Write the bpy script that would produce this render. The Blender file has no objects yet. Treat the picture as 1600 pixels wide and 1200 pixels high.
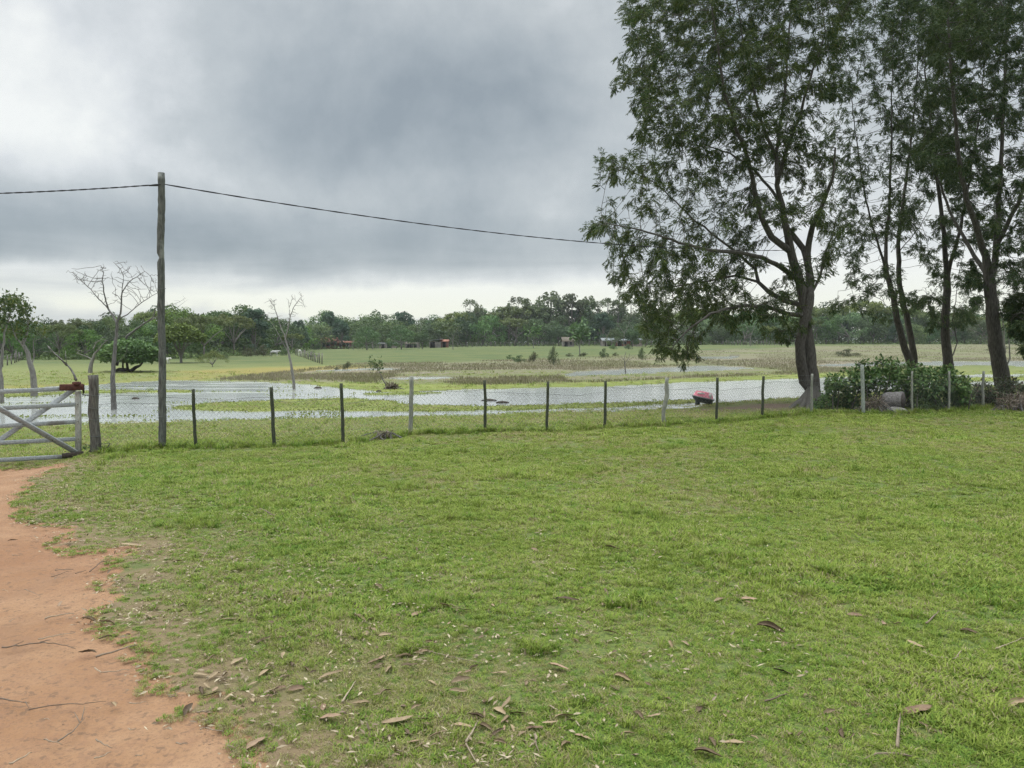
import bpy, math, random
import numpy as np
from mathutils import Vector, Matrix

S = bpy.context.scene
C = S.collection
PI = math.pi
# ------------------------------------------------------------------ camera
F, HOR, EYE = 1200.0, 534.0, 1.6
PITCH = math.atan((600 - HOR) / F)
cd = bpy.data.cameras.new('camera'); cam = bpy.data.objects.new('camera', cd); C.objects.link(cam)
cam.location = (0, 0, EYE); cam.rotation_euler = (PI / 2 - PITCH, 0, 0)
cd.sensor_width = 36; cd.lens = 36 * F / 1600; cd.clip_start = 0.05; cd.clip_end = 5000
S.camera = cam
S.render.engine = 'CYCLES'
S.cycles.max_bounces = 8; S.cycles.transparent_max_bounces = 8; S.cycles.volume_bounces = 0
S.cycles.diffuse_bounces = 3
S.cycles.use_denoising = True; S.cycles.denoising_prefilter = 'NONE'
S.view_settings.view_transform = 'Standard'; S.view_settings.look = 'None'
S.view_settings.exposure = EXPOSURE = 0.0; S.view_settings.gamma = 1.0; S.view_settings.use_curve_mapping = False

# ------------------------------------------------------------------ node helper
class E:
    """a float socket with arithmetic"""
    def __init__(s, nt, sock): s.nt, s.s = nt, sock
    def _m(s, op, *a):
        n = s.nt.nodes.new('ShaderNodeMath'); n.operation = op
        for i, q in enumerate((s,) + a):
            if isinstance(q, E): s.nt.links.new(q.s, n.inputs[i])
            else: n.inputs[i].default_value = q
        return E(s.nt, n.outputs[0])
    def __add__(s, o): return s._m('ADD', o)
    def __radd__(s, o): return s._m('ADD', o)
    def __sub__(s, o): return s._m('SUBTRACT', o)
    def __mul__(s, o): return s._m('MULTIPLY', o)
    def __rmul__(s, o): return s._m('MULTIPLY', o)
    def __truediv__(s, o): return s._m('DIVIDE', o)
    def f(s, op, *a): return s._m(op, *a)
    def sm(s, a, b):
        n = s.nt.nodes.new('ShaderNodeMapRange'); n.interpolation_type = 'SMOOTHSTEP'
        s.nt.links.new(s.s, n.inputs[0]); n.inputs[1].default_value = a; n.inputs[2].default_value = b
        return E(s.nt, n.outputs[0])
def N(nt, t, **kw):
    n = nt.nodes.new(t)
    for k, v in kw.items():
        if hasattr(n, k): setattr(n, k, v)
        else: n.inputs[k.replace('_', ' ')].default_value = v
    return n
def L(nt, a, b): nt.links.new(a, b)
def noise(nt, vec, scale, detail=4, rough=0.55, dist=0.0):
    n = nt.nodes.new('ShaderNodeTexNoise')
    if vec is not None: L(nt, vec, n.inputs['Vector'])
    n.inputs['Scale'].default_value = scale; n.inputs['Detail'].default_value = detail
    n.inputs['Roughness'].default_value = rough; n.inputs['Distortion'].default_value = dist
    return E(nt, n.outputs['Fac'])
def mix(nt, f, a, b):
    n = nt.nodes.new('ShaderNodeMix'); n.data_type = 'RGBA'
    for i, q in ((0, f), (6, a), (7, b)):
        if isinstance(q, E): L(nt, q.s, n.inputs[i])
        elif isinstance(q, bpy.types.NodeSocket): L(nt, q, n.inputs[i])
        elif i == 0: n.inputs[0].default_value = q
        else: n.inputs[i].default_value = (*q, 1)
    return n.outputs[2]
def vscale(nt, vec, s):
    n = nt.nodes.new('ShaderNodeMapping'); L(nt, vec, n.inputs[0]); n.inputs['Scale'].default_value = s
    return n.outputs[0]
def newmat(name):
    m = bpy.data.materials.new(name); m.use_nodes = True
    nt = m.node_tree; b = nt.nodes['Principled BSDF']; b.inputs['Roughness'].default_value = 0.85
    b.inputs['Specular IOR Level'].default_value = 0.25
    return m, nt, b

# ------------------------------------------------------------------ world: overcast sky over a Nishita sky
SUN_EL, SUN_AZ = math.radians(52), math.radians(-60)      # azimuth from +Y, clockwise
w = bpy.data.worlds.new('World'); S.world = w; w.use_nodes = True
nt = w.node_tree; bg = nt.nodes['Background']
sky = nt.nodes.new('ShaderNodeTexSky'); sky.sky_type = 'NISHITA'; sky.sun_disc = False
sky.sun_elevation = SUN_EL; sky.sun_rotation = SUN_AZ
tc = nt.nodes.new('ShaderNodeTexCoord'); sx = nt.nodes.new('ShaderNodeSeparateXYZ'); L(nt, tc.outputs['Generated'], sx.inputs[0])
X, Y, Z = (E(nt, sx.outputs[i]) for i in range(3))
az = X.f('ARCTAN2', Y); el = Z.f('ARCSINE')
# cloud deck coordinates: direction projected on a flat layer
zz = Z.f('MAXIMUM', 0.0) + 0.12
cb = nt.nodes.new('ShaderNodeCombineXYZ'); L(nt, (X / zz).s, cb.inputs[0]); L(nt, (Y / zz).s, cb.inputs[1])
n1 = noise(nt, cb.outputs[0], 0.75, 6, 0.52, 0.3); n2 = noise(nt, cb.outputs[0], 2.3, 6, 0.55, 0.4)
ck = nt.nodes.new('ShaderNodeCombineXYZ'); L(nt, (az * 1.0).s, ck.inputs[0]); L(nt, (el * 9.0).s, ck.inputs[1]); n3 = noise(nt, ck.outputs[0], 2.6, 5, 0.55, 0.5); n4 = noise(nt, tc.outputs['Generated'], 3.4, 8, 0.58, 0.15); n5 = noise(nt, tc.outputs['Generated'], 9.0, 6, 0.55, 0.1)
cw = nt.nodes.new('ShaderNodeMapping'); L(nt, tc.outputs['Generated'], cw.inputs[0]); cw.inputs['Scale'].default_value = (1, 1, 1.4); cw.inputs['Location'].default_value = (3, 1, 7)
w1 = noise(nt, cw.outputs[0], 5.0, 6, 0.55) - 0.5
cw2 = nt.nodes.new('ShaderNodeMapping'); L(nt, tc.outputs['Generated'], cw2.inputs[0]); cw2.inputs['Location'].default_value = (9, 4, 2)
w2 = noise(nt, cw2.outputs[0], 5.0, 6, 0.55) - 0.5
aw = az + w1 * 0.22; ew = el + w2 * 0.08
def gs(u, v, su, sv, wt):
    a0 = math.atan((u - 800) / F); e0 = (HOR - v) / math.hypot(F, u - 800)
    da = (aw - a0) / (su / F); de = (ew - e0) / (sv / F)
    return ((da * da + de * de) * -0.5).f('EXPONENT') * wt
val = 0.47 + (n1 - 0.5) * 0.12 + (n2 - 0.5) * 0.08 + (n5 - 0.5) * el.sm(0.03, 0.12) * 0.5 + (n3 - 0.5) * el.sm(0.2, 0.06) * 0.9 + (n4 - 0.5) * el.sm(0.04, 0.18) * 1.5
for g in ((120, 130, 120, 85, .36), (30, 225, 120, 35, .26), (0, -10, 260, 120, .10), (380, 40, 170, 60, .14),
          (560, 200, 260, 100, -.24), (780, 120, 140, 90, -.22), (620, 385, 330, 38, -.30), (120, 365, 190, 36, -.34),
          (330, 205, 100, 35, -.12), (430, 290, 120, 20, .12), (0, 425, 240, 12, .38), (150, 462, 260, 9, .16),
          (740, 476, 290, 17, .75), (950, 430, 130, 26, .20), (350, 480, 160, 9, .22), (1300, 470, 330, 42, .75), (1250, 330, 330, 90, .15)):
    val = val + gs(*g)
cr = nt.nodes.new('ShaderNodeValToRGB'); L(nt, val.s, cr.inputs[0])
el_ = cr.color_ramp.elements
el_[0].position = 0.0; el_[0].color = (.285, .33, .365, 1)
el_[1].position = 1.0; el_[1].color = (.86, .88, .86, 1)
for p, c in ((.25, (.38, .425, .455, 1)), (.5, (.50, .54, .56, 1)), (.75, (.68, .71, .725, 1))):
    q = el_.new(p); q.color = c
warm = mix(nt, el.sm(0.10, 0.015) * val.sm(.45, .9), cr.outputs[0], (.86, .88, .76))
up = (el.sm(0.42, 1.0) * 5.4 + 1.0)
vm = nt.nodes.new('ShaderNodeVectorMath'); vm.operation = 'SCALE'; L(nt, warm, vm.inputs[0]); L(nt, (up * 9.0).s, vm.inputs[3])
tot = mix(nt, 0.92, sky.outputs[0], vm.outputs[0])
L(nt, tot, bg.inputs[0]); bg.inputs[1].default_value = 0.12
sd = bpy.data.lights.new('sun', 'SUN'); sd.energy = 1.5; sd.angle = math.radians(25); sd.color = (1, .93, .82)
so = bpy.data.objects.new('sun', sd); C.objects.link(so)
sv = Vector((math.sin(SUN_AZ) * math.cos(SUN_EL), math.cos(SUN_AZ) * math.cos(SUN_EL), math.sin(SUN_EL)))
so.rotation_euler = sv.to_track_quat('Z', 'Y').to_euler(); so.location = (0, -20, 40)

# ------------------------------------------------------------------ placing helpers
def ray(u, v):
    a = (u - 800) / F; b = (600 - v) / F
    cp, sp = math.cos(PITCH), math.sin(PITCH)
    return np.array([a, cp + b * sp, -sp + b * cp])
def at(u, v, D):
    r = ray(u, v); return Vector((r * (D / r[1]) + np.array([0, 0, EYE])).tolist())
def onz(u, v, z):
    r = ray(u, v); t = (z - EYE) / r[2]; return (r[0] * t, r[1] * t)
def sst(a, b, x):
    t = np.clip((x - a) / (b - a), 0, 1); return t * t * (3 - 2 * t)
WZ = -0.75
def hsh(ix, iy, s):
    h = (ix * 374761393 + iy * 668265263 + s * 974711) & 0x7fffffff
    h = ((h ^ (h >> 13)) * 1274126177) & 0x7fffffff
    return ((h ^ (h >> 16)) & 0xffff) / 65535.0
def vn(x, y, s=0):
    ix = np.floor(x).astype(np.int64); iy = np.floor(y).astype(np.int64); fx = x - ix; fy = y - iy
    fx = fx * fx * (3 - 2 * fx); fy = fy * fy * (3 - 2 * fy)
    a = hsh(ix, iy, s); b = hsh(ix + 1, iy, s); c = hsh(ix, iy + 1, s); d = hsh(ix + 1, iy + 1, s)
    return (a + (b - a) * fx) * (1 - fy) + (c + (d - c) * fx) * fy
def fbm(x, y, s=0, o=4):
    r = 0; a = .5
    for i in range(o): r = r + a * vn(x * 2 ** i, y * 2 ** i, s + i); a *= .5
    return r
def zbase(x, y):
    x = np.asarray(x, float); y = np.asarray(y, float)
    Df = np.clip(14.3 + (x + 7.8) * 0.43, 9, 26)
    t = y / Df
    z = -0.45 * sst(0, 1.05, t) - 0.25 * sst(1.0, 1.5, t)
    a = x / np.maximum(y, 1)
    A = np.interp(a, [-0.6, -0.3, -0.24, -0.03, 0.4], [-0.62, -0.6, -0.40, 0.43, 0.93])
    z = z + (A + 0.7) * sst(98, 205, y)
    z = z - .16 * sst(-7.5, -8.5, x) * sst(10, 12.5, y) * sst(19, 16, y)
    z = z + (fbm(x / 3.1, y / 3.1, 3) - .47) * 0.10 * sst(0.5, 4, np.hypot(x, y)) * (1 - sst(60, 100, y)) * (1 - 0.6 * sst(25, 30, y))
    z = z + (fbm(x / .35, y / .35, 9, 2) - .37) * 0.012 * (1 - sst(12, 20, y))
    return z
def gz(x, y): return float(zbase(np.array([x]), np.array([y]))[0])
def ground(u, v):
    """the point of the terrain seen at photo pixel (u, v)"""
    r = ray(u, v); t = np.geomspace(1.0, 420, 5000)
    d = EYE + r[2] * t - zbase(r[0] * t, r[1] * t)
    i = int(np.argmax(d < 0)) if (d < 0).any() else len(t) - 1
    return Vector((r[0] * t[i], r[1] * t[i], gz(r[0] * t[i], r[1] * t[i])))

# ------------------------------------------------------------------ object helpers
def tag(o, label=None, cat=None, group=None, kind=None):
    if label: o['label'] = label
    if cat: o['category'] = cat
    if group: o['group'] = group
    if kind: o['kind'] = kind
    return o
def empty(name, loc, label, cat, group=None, rz=0):
    o = bpy.data.objects.new(name, None); C.objects.link(o); o.location = loc; o.rotation_euler = (0, 0, rz)
    o.empty_display_size = .2
    return tag(o, label, cat, group)
def me(name, V, Fs, mat, smooth=False, attrs=None):
    V = np.asarray(V, dtype=np.float32); m = bpy.data.meshes.new(name)
    if isinstance(Fs, np.ndarray): groups = [Fs]
    elif len(Fs) and isinstance(Fs[0], np.ndarray) and Fs[0].ndim == 2: groups = Fs
    else: groups = None
    if groups is None: m.from_pydata([tuple(v) for v in V.tolist()], [], [tuple(f) for f in Fs])
    else:
        groups = [g for g in groups if len(g)]
        m.vertices.add(len(V)); m.vertices.foreach_set('co', V.ravel())
        tot = sum(g.size for g in groups); nf = sum(len(g) for g in groups)
        m.loops.add(tot); m.polygons.add(nf)
        m.loops.foreach_set('vertex_index', np.concatenate([g.ravel() for g in groups]).astype(np.int32))
        cnt = np.concatenate([np.full(len(g), g.shape[1]) for g in groups])
        m.polygons.foreach_set('loop_start', (np.cumsum(cnt) - cnt).astype(np.int32))
        m.update(calc_edges=True)
    if smooth: m.polygons.foreach_set('use_smooth', np.ones(len(m.polygons), bool))
    for k, a in (attrs or {}).items():
        a = np.asarray(a, dtype=np.float32)
        if a.ndim == 1: at_ = m.attributes.new(k, 'FLOAT', 'POINT'); at_.data.foreach_set('value', a)
        else: at_ = m.attributes.new(k, 'FLOAT_COLOR', 'POINT'); at_.data.foreach_set('color', a.ravel())
    if mat: m.materials.append(mat)
    m.update(); return m
def ob(name, mesh, parent=None, loc=None):
    o = bpy.data.objects.new(name, mesh); C.objects.link(o)
    if loc is not None: o.location = loc
    if parent: o.parent = parent
    return o
class MB:
    def __init__(s): s.V = []; s.T = []; s.Q = []; s.n = 0
    def add(s, V, T=None, Q=None):
        V = np.asarray(V, float)
        if T is not None and len(T): s.T.append(np.asarray(T) + s.n)
        if Q is not None and len(Q): s.Q.append(np.asarray(Q) + s.n)
        s.V.append(V); s.n += len(V); return s
    def build(s, name, mat, parent=None, loc=None, smooth=False):
        V = np.concatenate(s.V)
        if loc is not None: V = V - np.array(loc)
        g = []
        if s.T: g.append(np.concatenate(s.T))
        if s.Q: g.append(np.concatenate(s.Q))
        return ob(name, me(name, V, g, mat, smooth), parent, loc if not parent else None)
    def box(s, c, size, R=None, jit=0):
        h = np.array(size) / 2; k = np.array([[x, y, z] for x in (-1, 1) for y in (-1, 1) for z in (-1, 1)]) * h
        if jit: k = k + np.random.default_rng(int(abs(c[0]) * 999) % 99991).uniform(-jit, jit, k.shape)
        if R is not None: k = k @ np.array(R.to_3x3()).T
        return s.add(k + np.array(c), Q=[[0, 1, 3, 2], [4, 6, 7, 5], [0, 4, 5, 1], [2, 3, 7, 6], [0, 2, 6, 4], [1, 5, 7, 3]])
    def bar(s, p0, p1, wdt, th, side=(0, 1, 0)):
        """plank from p0 to p1, wdt tall across, th thick along side"""
        p0 = np.array(p0, float); p1 = np.array(p1, float); d = p1 - p0; ln = np.linalg.norm(d); d = d / ln
        sd_ = np.array(side, float); sd_ -= d * (sd_ @ d); sd_ /= np.linalg.norm(sd_); up = np.cross(d, sd_)
        k = np.array([[x, y, z] for x in (-.5, .5) for y in (-.5, .5) for z in (-.5, .5)])
        V = (p0 + p1) / 2 + k[:, :1] * ln * d + k[:, 1:2] * th * sd_ + k[:, 2:] * wdt * up
        return s.add(V, Q=[[0, 1, 3, 2], [4, 6, 7, 5], [0, 4, 5, 1], [2, 3, 7, 6], [0, 2, 6, 4], [1, 5, 7, 3]])
    def tube(s, P, R, n=6, jit=0, cap=True, rng=None):
        P = np.asarray(P, float); R = np.broadcast_to(np.asarray(R, float), (len(P),)).copy()
        if cap:
            P = np.vstack([P[:1], P, P[-1:]]); R = np.concatenate([[R[0] * .02], R, [R[-1] * .02]])
        T = np.gradient(P, axis=0); T[0] = T[min(2, len(P) - 1)] if cap else T[0]; T[-1] = T[-3] if cap and len(P) > 3 else T[-1]
        if cap: T[1] = P[2] - P[1]; T[0] = T[1]; T[-2] = P[-2] - P[-3]; T[-1] = T[-2]
        T /= np.linalg.norm(T, axis=1)[:, None] + 1e-12
        ref = np.array([0, 0, 1.]) if abs(T[len(T) // 2][2]) < .8 else np.array([0, 1., 0])
        A = np.cross(T, ref); A /= np.linalg.norm(A, axis=1)[:, None] + 1e-12; B = np.cross(T, A)
        th = np.arange(n) * 2 * PI / n
        rr = R[:, None] * np.ones(n)
        if jit: rr = rr * (1 + (rng or np.random.default_rng(1)).uniform(-jit, jit, rr.shape))
        V = P[:, None] + rr[..., None] * (np.cos(th)[None, :, None] * A[:, None] + np.sin(th)[None, :, None] * B[:, None])
        i = np.arange(len(P) - 1)[:, None] * n; j = np.arange(n)[None]; j2 = (j + 1) % n
        Q = np.stack([i + j, i + j2, i + n + j2, i + n + j], -1).reshape(-1, 4)
        return s.add(V.reshape(-1, 3), Q=Q)
def unit(a): return a / (np.linalg.norm(a, axis=-1, keepdims=True) + 1e-12)
def leafcards(P, D_, Nn, Ln, Wd, fold=.25, mid=.45):
    """folded lozenge leaves: two triangles each"""
    D_ = unit(D_); Sd = unit(np.cross(D_, Nn)); Nn = np.cross(Sd, D_)
    Ln = np.asarray(Ln).reshape(-1, 1); Wd = np.asarray(Wd).reshape(-1, 1)
    m_ = P + D_ * Ln * mid - Nn * 0
    V = np.stack([P, m_ + Sd * Wd / 2 + Nn * Wd * fold, P + D_ * Ln, m_ - Sd * Wd / 2 + Nn * Wd * fold], 1)
    n = len(P); b = np.arange(n)[:, None] * 4
    T = np.concatenate([b + [0, 2, 1], b + [0, 3, 2]])
    return V.reshape(-1, 3), T
# ------------------------------------------------------------------ materials
def leaf_mat(name, c1, c2, c3=None, tr=.3, scale=.5, obj_var=.0):
    m, nt, b = newmat(name)
    g = N(nt, 'ShaderNodeNewGeometry'); rnd = E(nt, g.outputs['Random Per Island'])
    nz = noise(nt, g.outputs['Position'], scale, 3)
    f = (nz - .5) * 1.8 + .5 + (rnd - .5) * .7
    col = mix(nt, f.sm(0, 1), c1, c2)
    if c3: col = mix(nt, rnd.sm(.86, .9), col, c3)
    if obj_var:
        oi = N(nt, 'ShaderNodeObjectInfo'); r = E(nt, oi.outputs['Random'])
        hs = N(nt, 'ShaderNodeHueSaturation'); L(nt, col, hs.inputs['Color'])
        L(nt, ((r - .5) * .05 * obj_var + .5).s, hs.inputs['Hue']); L(nt, ((r * 7.3).f('FRACT') * .8 * obj_var + (1 - .4 * obj_var)).s, hs.inputs['Value'])
        L(nt, ((r * 3.7).f('FRACT') * .4 * obj_var + (1 - .2 * obj_var)).s, hs.inputs['Saturation'])
        col = hs.outputs[0]
    L(nt, col, b.inputs['Base Color']); b.inputs['Roughness'].default_value = .6
    t = N(nt, 'ShaderNodeBsdfTranslucent'); L(nt, col, t.inputs[0])
    ms = N(nt, 'ShaderNodeMixShader'); ms.inputs[0].default_value = tr
    L(nt, b.outputs[0], ms.inputs[1]); L(nt, t.outputs[0], ms.inputs[2])
    L(nt, ms.outputs[0], nt.nodes['Material Output'].inputs[0])
    return m
def bark_mat(name, c1, c2, sc=(6, 6, 1.2), bump=.5, c3=None):
    m, nt, b = newmat(name); t = N(nt, 'ShaderNodeTexCoord')
    v = vscale(nt, t.outputs['Object'], sc); n = noise(nt, v, 4, 6, .65)
    col = mix(nt, n.sm(.3, .7), c1, c2)
    if c3: col = mix(nt, noise(nt, t.outputs['Object'], 2.3, 4).sm(.55, .68), col, c3)
    L(nt, col, b.inputs['Base Color'])
    bp = N(nt, 'ShaderNodeBump'); bp.inputs['Strength'].default_value = bump; bp.inputs['Distance'].default_value = .02
    L(nt, n.s, bp.inputs['Height']); L(nt, bp.outputs[0], b.inputs['Normal']); b.inputs['Roughness'].default_value = .9
    return m
def flat(name, c, rough=.8, metal=0, var=.25, sc=6):
    m, nt, b = newmat(name); t = N(nt, 'ShaderNodeTexCoord'); n = noise(nt, t.outputs['Object'], sc, 5)
    L(nt, mix(nt, n.sm(.3, .7), tuple(x * (1 - var) for x in c), tuple(min(1, x * (1 + var)) for x in c)), b.inputs['Base Color'])
    b.inputs['Roughness'].default_value = rough; b.inputs['Metallic'].default_value = metal
    return m
M = dict(
  bark=bark_mat('bark_grey', (.05, .044, .037), (.125, .113, .098), (7, 7, 1.4), .9),
  darkbark=bark_mat('bark_dark', (.035, .03, .026), (.09, .08, .068)),
  palebark=bark_mat('bark_pale', (.12, .112, .098), (.25, .235, .21)),
  deadwood=bark_mat('dead_wood', (.07, .066, .06), (.17, .158, .145)),
  farbark=bark_mat('bark_far', (.10, .09, .08), (.2, .18, .16), (1, 1, .5)),
  pole=bark_mat('weathered_pole', (.05, .052, .047), (.145, .148, .132), (9, 9, 1.5), .9, (.20, .205, .185)),
  post=bark_mat('weathered_post', (.05, .045, .04), (.16, .15, .13), (14, 14, 1.5), .8),
  slim=bark_mat('mossy_post', (.025, .03, .022), (.075, .08, .05), (20, 20, 5), .4),
  greypost=bark_mat('grey_post', (.16, .16, .13), (.28, .28, .24), (14, 14, 3), .5),
  concrete=bark_mat('pale_post', (.18, .20, .17), (.32, .34, .30), (8, 8, 5), .4),
  gate=bark_mat('gate_paint', (.20, .21, .21), (.35, .37, .37), (6, 14, 14), .5, (.16, .15, .135)),
  gatewhite=bark_mat('gate_white_paint', (.26, .26, .235), (.46, .46, .42), (12, 12, 4), .4, (.28, .27, .24)),
  red=bark_mat('red_brown_wood', (.05, .022, .017), (.11, .045, .035), (5, 5, 5), .4),
  darkwood=bark_mat('dark_wood', (.03, .024, .02), (.07, .055, .045), (5, 5, 5), .4),
  iron=flat('rusty_iron', (.035, .03, .028), .7, .3), wire=flat('galvanised_wire', (.12, .125, .12), .5, .6),
  cable=flat('black_cable', (.02, .02, .022), .5),
  leaf=leaf_mat('leaf_feathery', (.028, .056, .014), (.076, .106, .024), (.12, .13, .03), .36, .45),
  leaf2=leaf_mat('leaf_feathery_blue', (.030, .060, .019), (.072, .106, .030), (.10, .115, .03), .34, .4),
  shrub=leaf_mat('leaf_shrub', (.05, .10, .03), (.12, .19, .055), (.22, .25, .10), .25, 1.5),
  under=leaf_mat('undergrowth', (.05, .06, .03), (.10, .12, .05), (.14, .085, .06), .25, 1.5),
  brush=leaf_mat('dry_brush', (.10, .075, .055), (.2, .155, .12), (.24, .2, .16), .1, 2),
  yel=leaf_mat('leaf_young', (.05, .085, .03), (.10, .14, .045), (.13, .15, .05), .3, 1),
  f0=leaf_mat('crown_dark', (.038, .078, .028), (.085, .14, .045), None, .2, .35, .9),
  f1=leaf_mat('crown_mid', (.052, .100, .028), (.115, .18, .05), None, .2, .35, .9),
  f2=leaf_mat('crown_yellow', (.085, .115, .03), (.15, .185, .05), None, .2, .35, .5),
  f3=leaf_mat('crown_wispy', (.08, .11, .05), (.14, .17, .08), None, .2, .35, .6),
  f4=leaf_mat('crown_blue', (.03, .068, .038), (.065, .115, .06), None, .2, .35, .5),
  brick=flat('red_brick', (.17, .06, .045), .9, 0, .3, 3), tile=flat('clay_tile', (.26, .12, .08), .85, 0, .2, 3),
  plaster=flat('pale_plaster', (.25, .21, .185), .9, 0, .3, 1.5), tin=flat('tin_roof', (.17, .185, .19), .6, .1, .2, 2),
  door=flat('dark_opening', (.012, .012, .012), .9), shed=flat('grey_boards', (.17, .155, .14), .9, 0, .3, 2), thatch=flat('thatch', (.10, .085, .065), .95, 0, .3, 3),
  white=flat('white_hide', (.62, .60, .56), .8), hoof=flat('grey_hide', (.40, .39, .38), .8),
  pink=bark_mat('pink_cover', (.86, .25, .33), (.93, .38, .45), (3, 3, 3), .2, (.88, .78, .77)), tub=flat('dark_rubber', (.035, .04, .042), .5),
  rim=flat('grey_rim', (.20, .22, .22), .5), palepatch=flat('faded_patch', (.75, .66, .64), .6),
  log=bark_mat('grey_log', (.09, .08, .075), (.24, .22, .21), (1.5, 8, 8), .7), logend=flat('log_end', (.075, .06, .055), .95, 0, .3, 14),
  stone=flat('stone', (.22, .205, .19), .95, 0, .3, 8),
  soilm=flat('mud', (.05, .042, .034), .95, 0, .3, 8),
)
def dryleaf(name, a, b_):
    m, nt, b = newmat(name); oi = N(nt, 'ShaderNodeObjectInfo'); g = N(nt, 'ShaderNodeNewGeometry')
    r = E(nt, oi.outputs['Random']); n = noise(nt, g.outputs['Position'], 60, 4)
    L(nt, mix(nt, (r * .7 + n * .5).sm(.15, 1.0), a, b_), b.inputs['Base Color']); b.inputs['Roughness'].default_value = .7
    return m
M['dry'] = dryleaf('dry_leaf', (.06, .038, .022), (.27, .20, .12)); M['dryp'] = dryleaf('dry_leaf_tan', (.13, .08, .05), (.27, .185, .12))
M['twig'] = dryleaf('twig', (.09, .06, .045), (.30, .24, .17))

# ------------------------------------------------------------------ land cover outlines, traced in the photo and laid on the wetland plain
def poly(pts, z=-0.72): return np.array([onz(u, v, z) for u, v in pts])
def sdf(px, py, P):
    d = np.full(px.shape, 1e18); s = np.ones(px.shape); n = len(P)
    for i in range(n):
        ax, ay = P[i]; bx, by = P[i - 1]; ex, ey = bx - ax, by - ay; wx, wy = px - ax, py - ay
        t = np.clip((wx * ex + wy * ey) / (ex * ex + ey * ey + 1e-12), 0, 1)
        d = np.minimum(d, (wx - ex * t) ** 2 + (wy - ey * t) ** 2)
        c1 = py >= ay; c2 = py < by; c3 = ex * wy > ey * wx
        s = np.where((c1 & c2 & c3) | (~c1 & ~c2 & ~c3), -s, s)
    return s * np.sqrt(d)
MAIN = poly([(-260, 612), (0, 607), (100, 603), (200, 597), (250, 594), (380, 595), (480, 600), (560, 608), (600, 611), (650, 611), (705, 609), (730, 607), (780, 607),
             (850, 605), (960, 603), (1010, 600), (1060, 597), (1160, 594), (1250, 591), (1340, 588), (1600, 584), (1760, 582), (1760, 596), (1500, 604), (1345, 612), (1262, 618), (1250, 620), (1180, 626), (1135, 629), (1100, 633), (1035, 638), (960, 642), (850, 645),
             (780, 647), (640, 650), (560, 651), (450, 654), (380, 656), (300, 657), (200, 660), (100, 663), (0, 665), (-260, 672)])
ISL = [poly(p) for p in (
    [(265, 636), (330, 629), (400, 626), (480, 623.5), (530, 622), (605, 625), (642, 632), (700, 633), (780, 633.5), (847, 633), (900, 631), (960, 629.5), (1085, 624), (1120, 625), (1088, 629), (1035, 631), (960, 635), (900, 637), (847, 639), (760, 640.5), (642, 642), (560, 640.5), (420, 641.5), (330, 641)],
    [(-260, 622), (0, 616), (90, 611.5), (180, 609), (300, 609.5), (300, 612.5), (200, 613), (100, 615), (40, 619), (-260, 628)],
        [(560, 614), (640, 612.5), (690, 613), (640, 616), (580, 616.5)],
    [(1385, 592), (1600, 588), (1700, 587), (1700, 592), (1600, 594), (1450, 597)])]
PONDS = [poly(p, -0.70) for p in (
    [(868, 586), (900, 581), (960, 577), (1040, 573.5), (1100, 571), (1160, 572.5), (1185, 575.5), (1120, 578), (1040, 581), (960, 584.5), (895, 587.5)],
    [(492, 579), (530, 576.5), (580, 575), (620, 574.5), (622, 576.5), (580, 577.5), (530, 579)],
    [(612, 590), (650, 588), (700, 588), (715, 589.5), (690, 591.5), (640, 592)],
    [(1270, 570), (1340, 567), (1450, 565), (1600, 564), (1760, 564), (1760, 573), (1600, 572), (1550, 569.5), (1400, 570.5), (1300, 572)],
    [(1085, 558), (1150, 556.5), (1155, 559), (1100, 561)])]
REED = poly([(300, 600), (380, 588), (440, 582), (500, 575), (560, 568), (700, 566), (860, 560), (1000, 557), (1100, 553), (1280, 550), (1430, 548), (1800, 548), (1800, 566),
             (1600, 566), (1280, 584), (1160, 589), (1060, 592), (960, 597), (780, 602), (700, 602), (640, 600), (540, 599), (480, 597)])
ORNG = poly([(-200, 618), (-200, 608), (0, 605), (240, 594), (290, 580), (400, 574), (490, 572), (600, 569), (590, 574), (480, 580), (380, 588), (310, 594), (200, 600), (60, 612)])
WEED = poly([(470, 598), (560, 599), (640, 601), (725, 600), (860, 599), (990, 596), (1120, 590), (1250, 585), (1340, 583), (1340, 590), (1250, 591.5), (1060, 597.5), (960, 604), (780, 609), (705, 610), (640, 612), (560, 610)])
SOIL = poly([(1060, 641), (1120, 636), (1180, 633), (1262, 629), (1275, 636), (1230, 641), (1180, 643), (1090, 646)], -.62)
ROAD = np.array([tuple(ground(u, v))[:2] for u, v in [(92, 723), (98, 729), (46, 748), (33, 778), (37, 812), (98, 826), (83, 852), (110, 862), (208, 854), (170, 896), (163, 930), (137, 971), (187, 987), (212, 1017), (250, 1072), (306, 1083),
    (300, 1117), (358, 1150), (383, 1200), (440, 1290), (520, 1500)]] + [(-.9, 1.2), (-.8, -12), (-14, -12), (-14, 5), (-14, 12.9), (-9.6, 13.2)])
GREY = np.array([onz(u, v, -.1) for u, v in [(95, 866), (210, 852), (180, 885), (165, 905), (110, 912), (50, 905), (20, 890)]])
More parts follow.
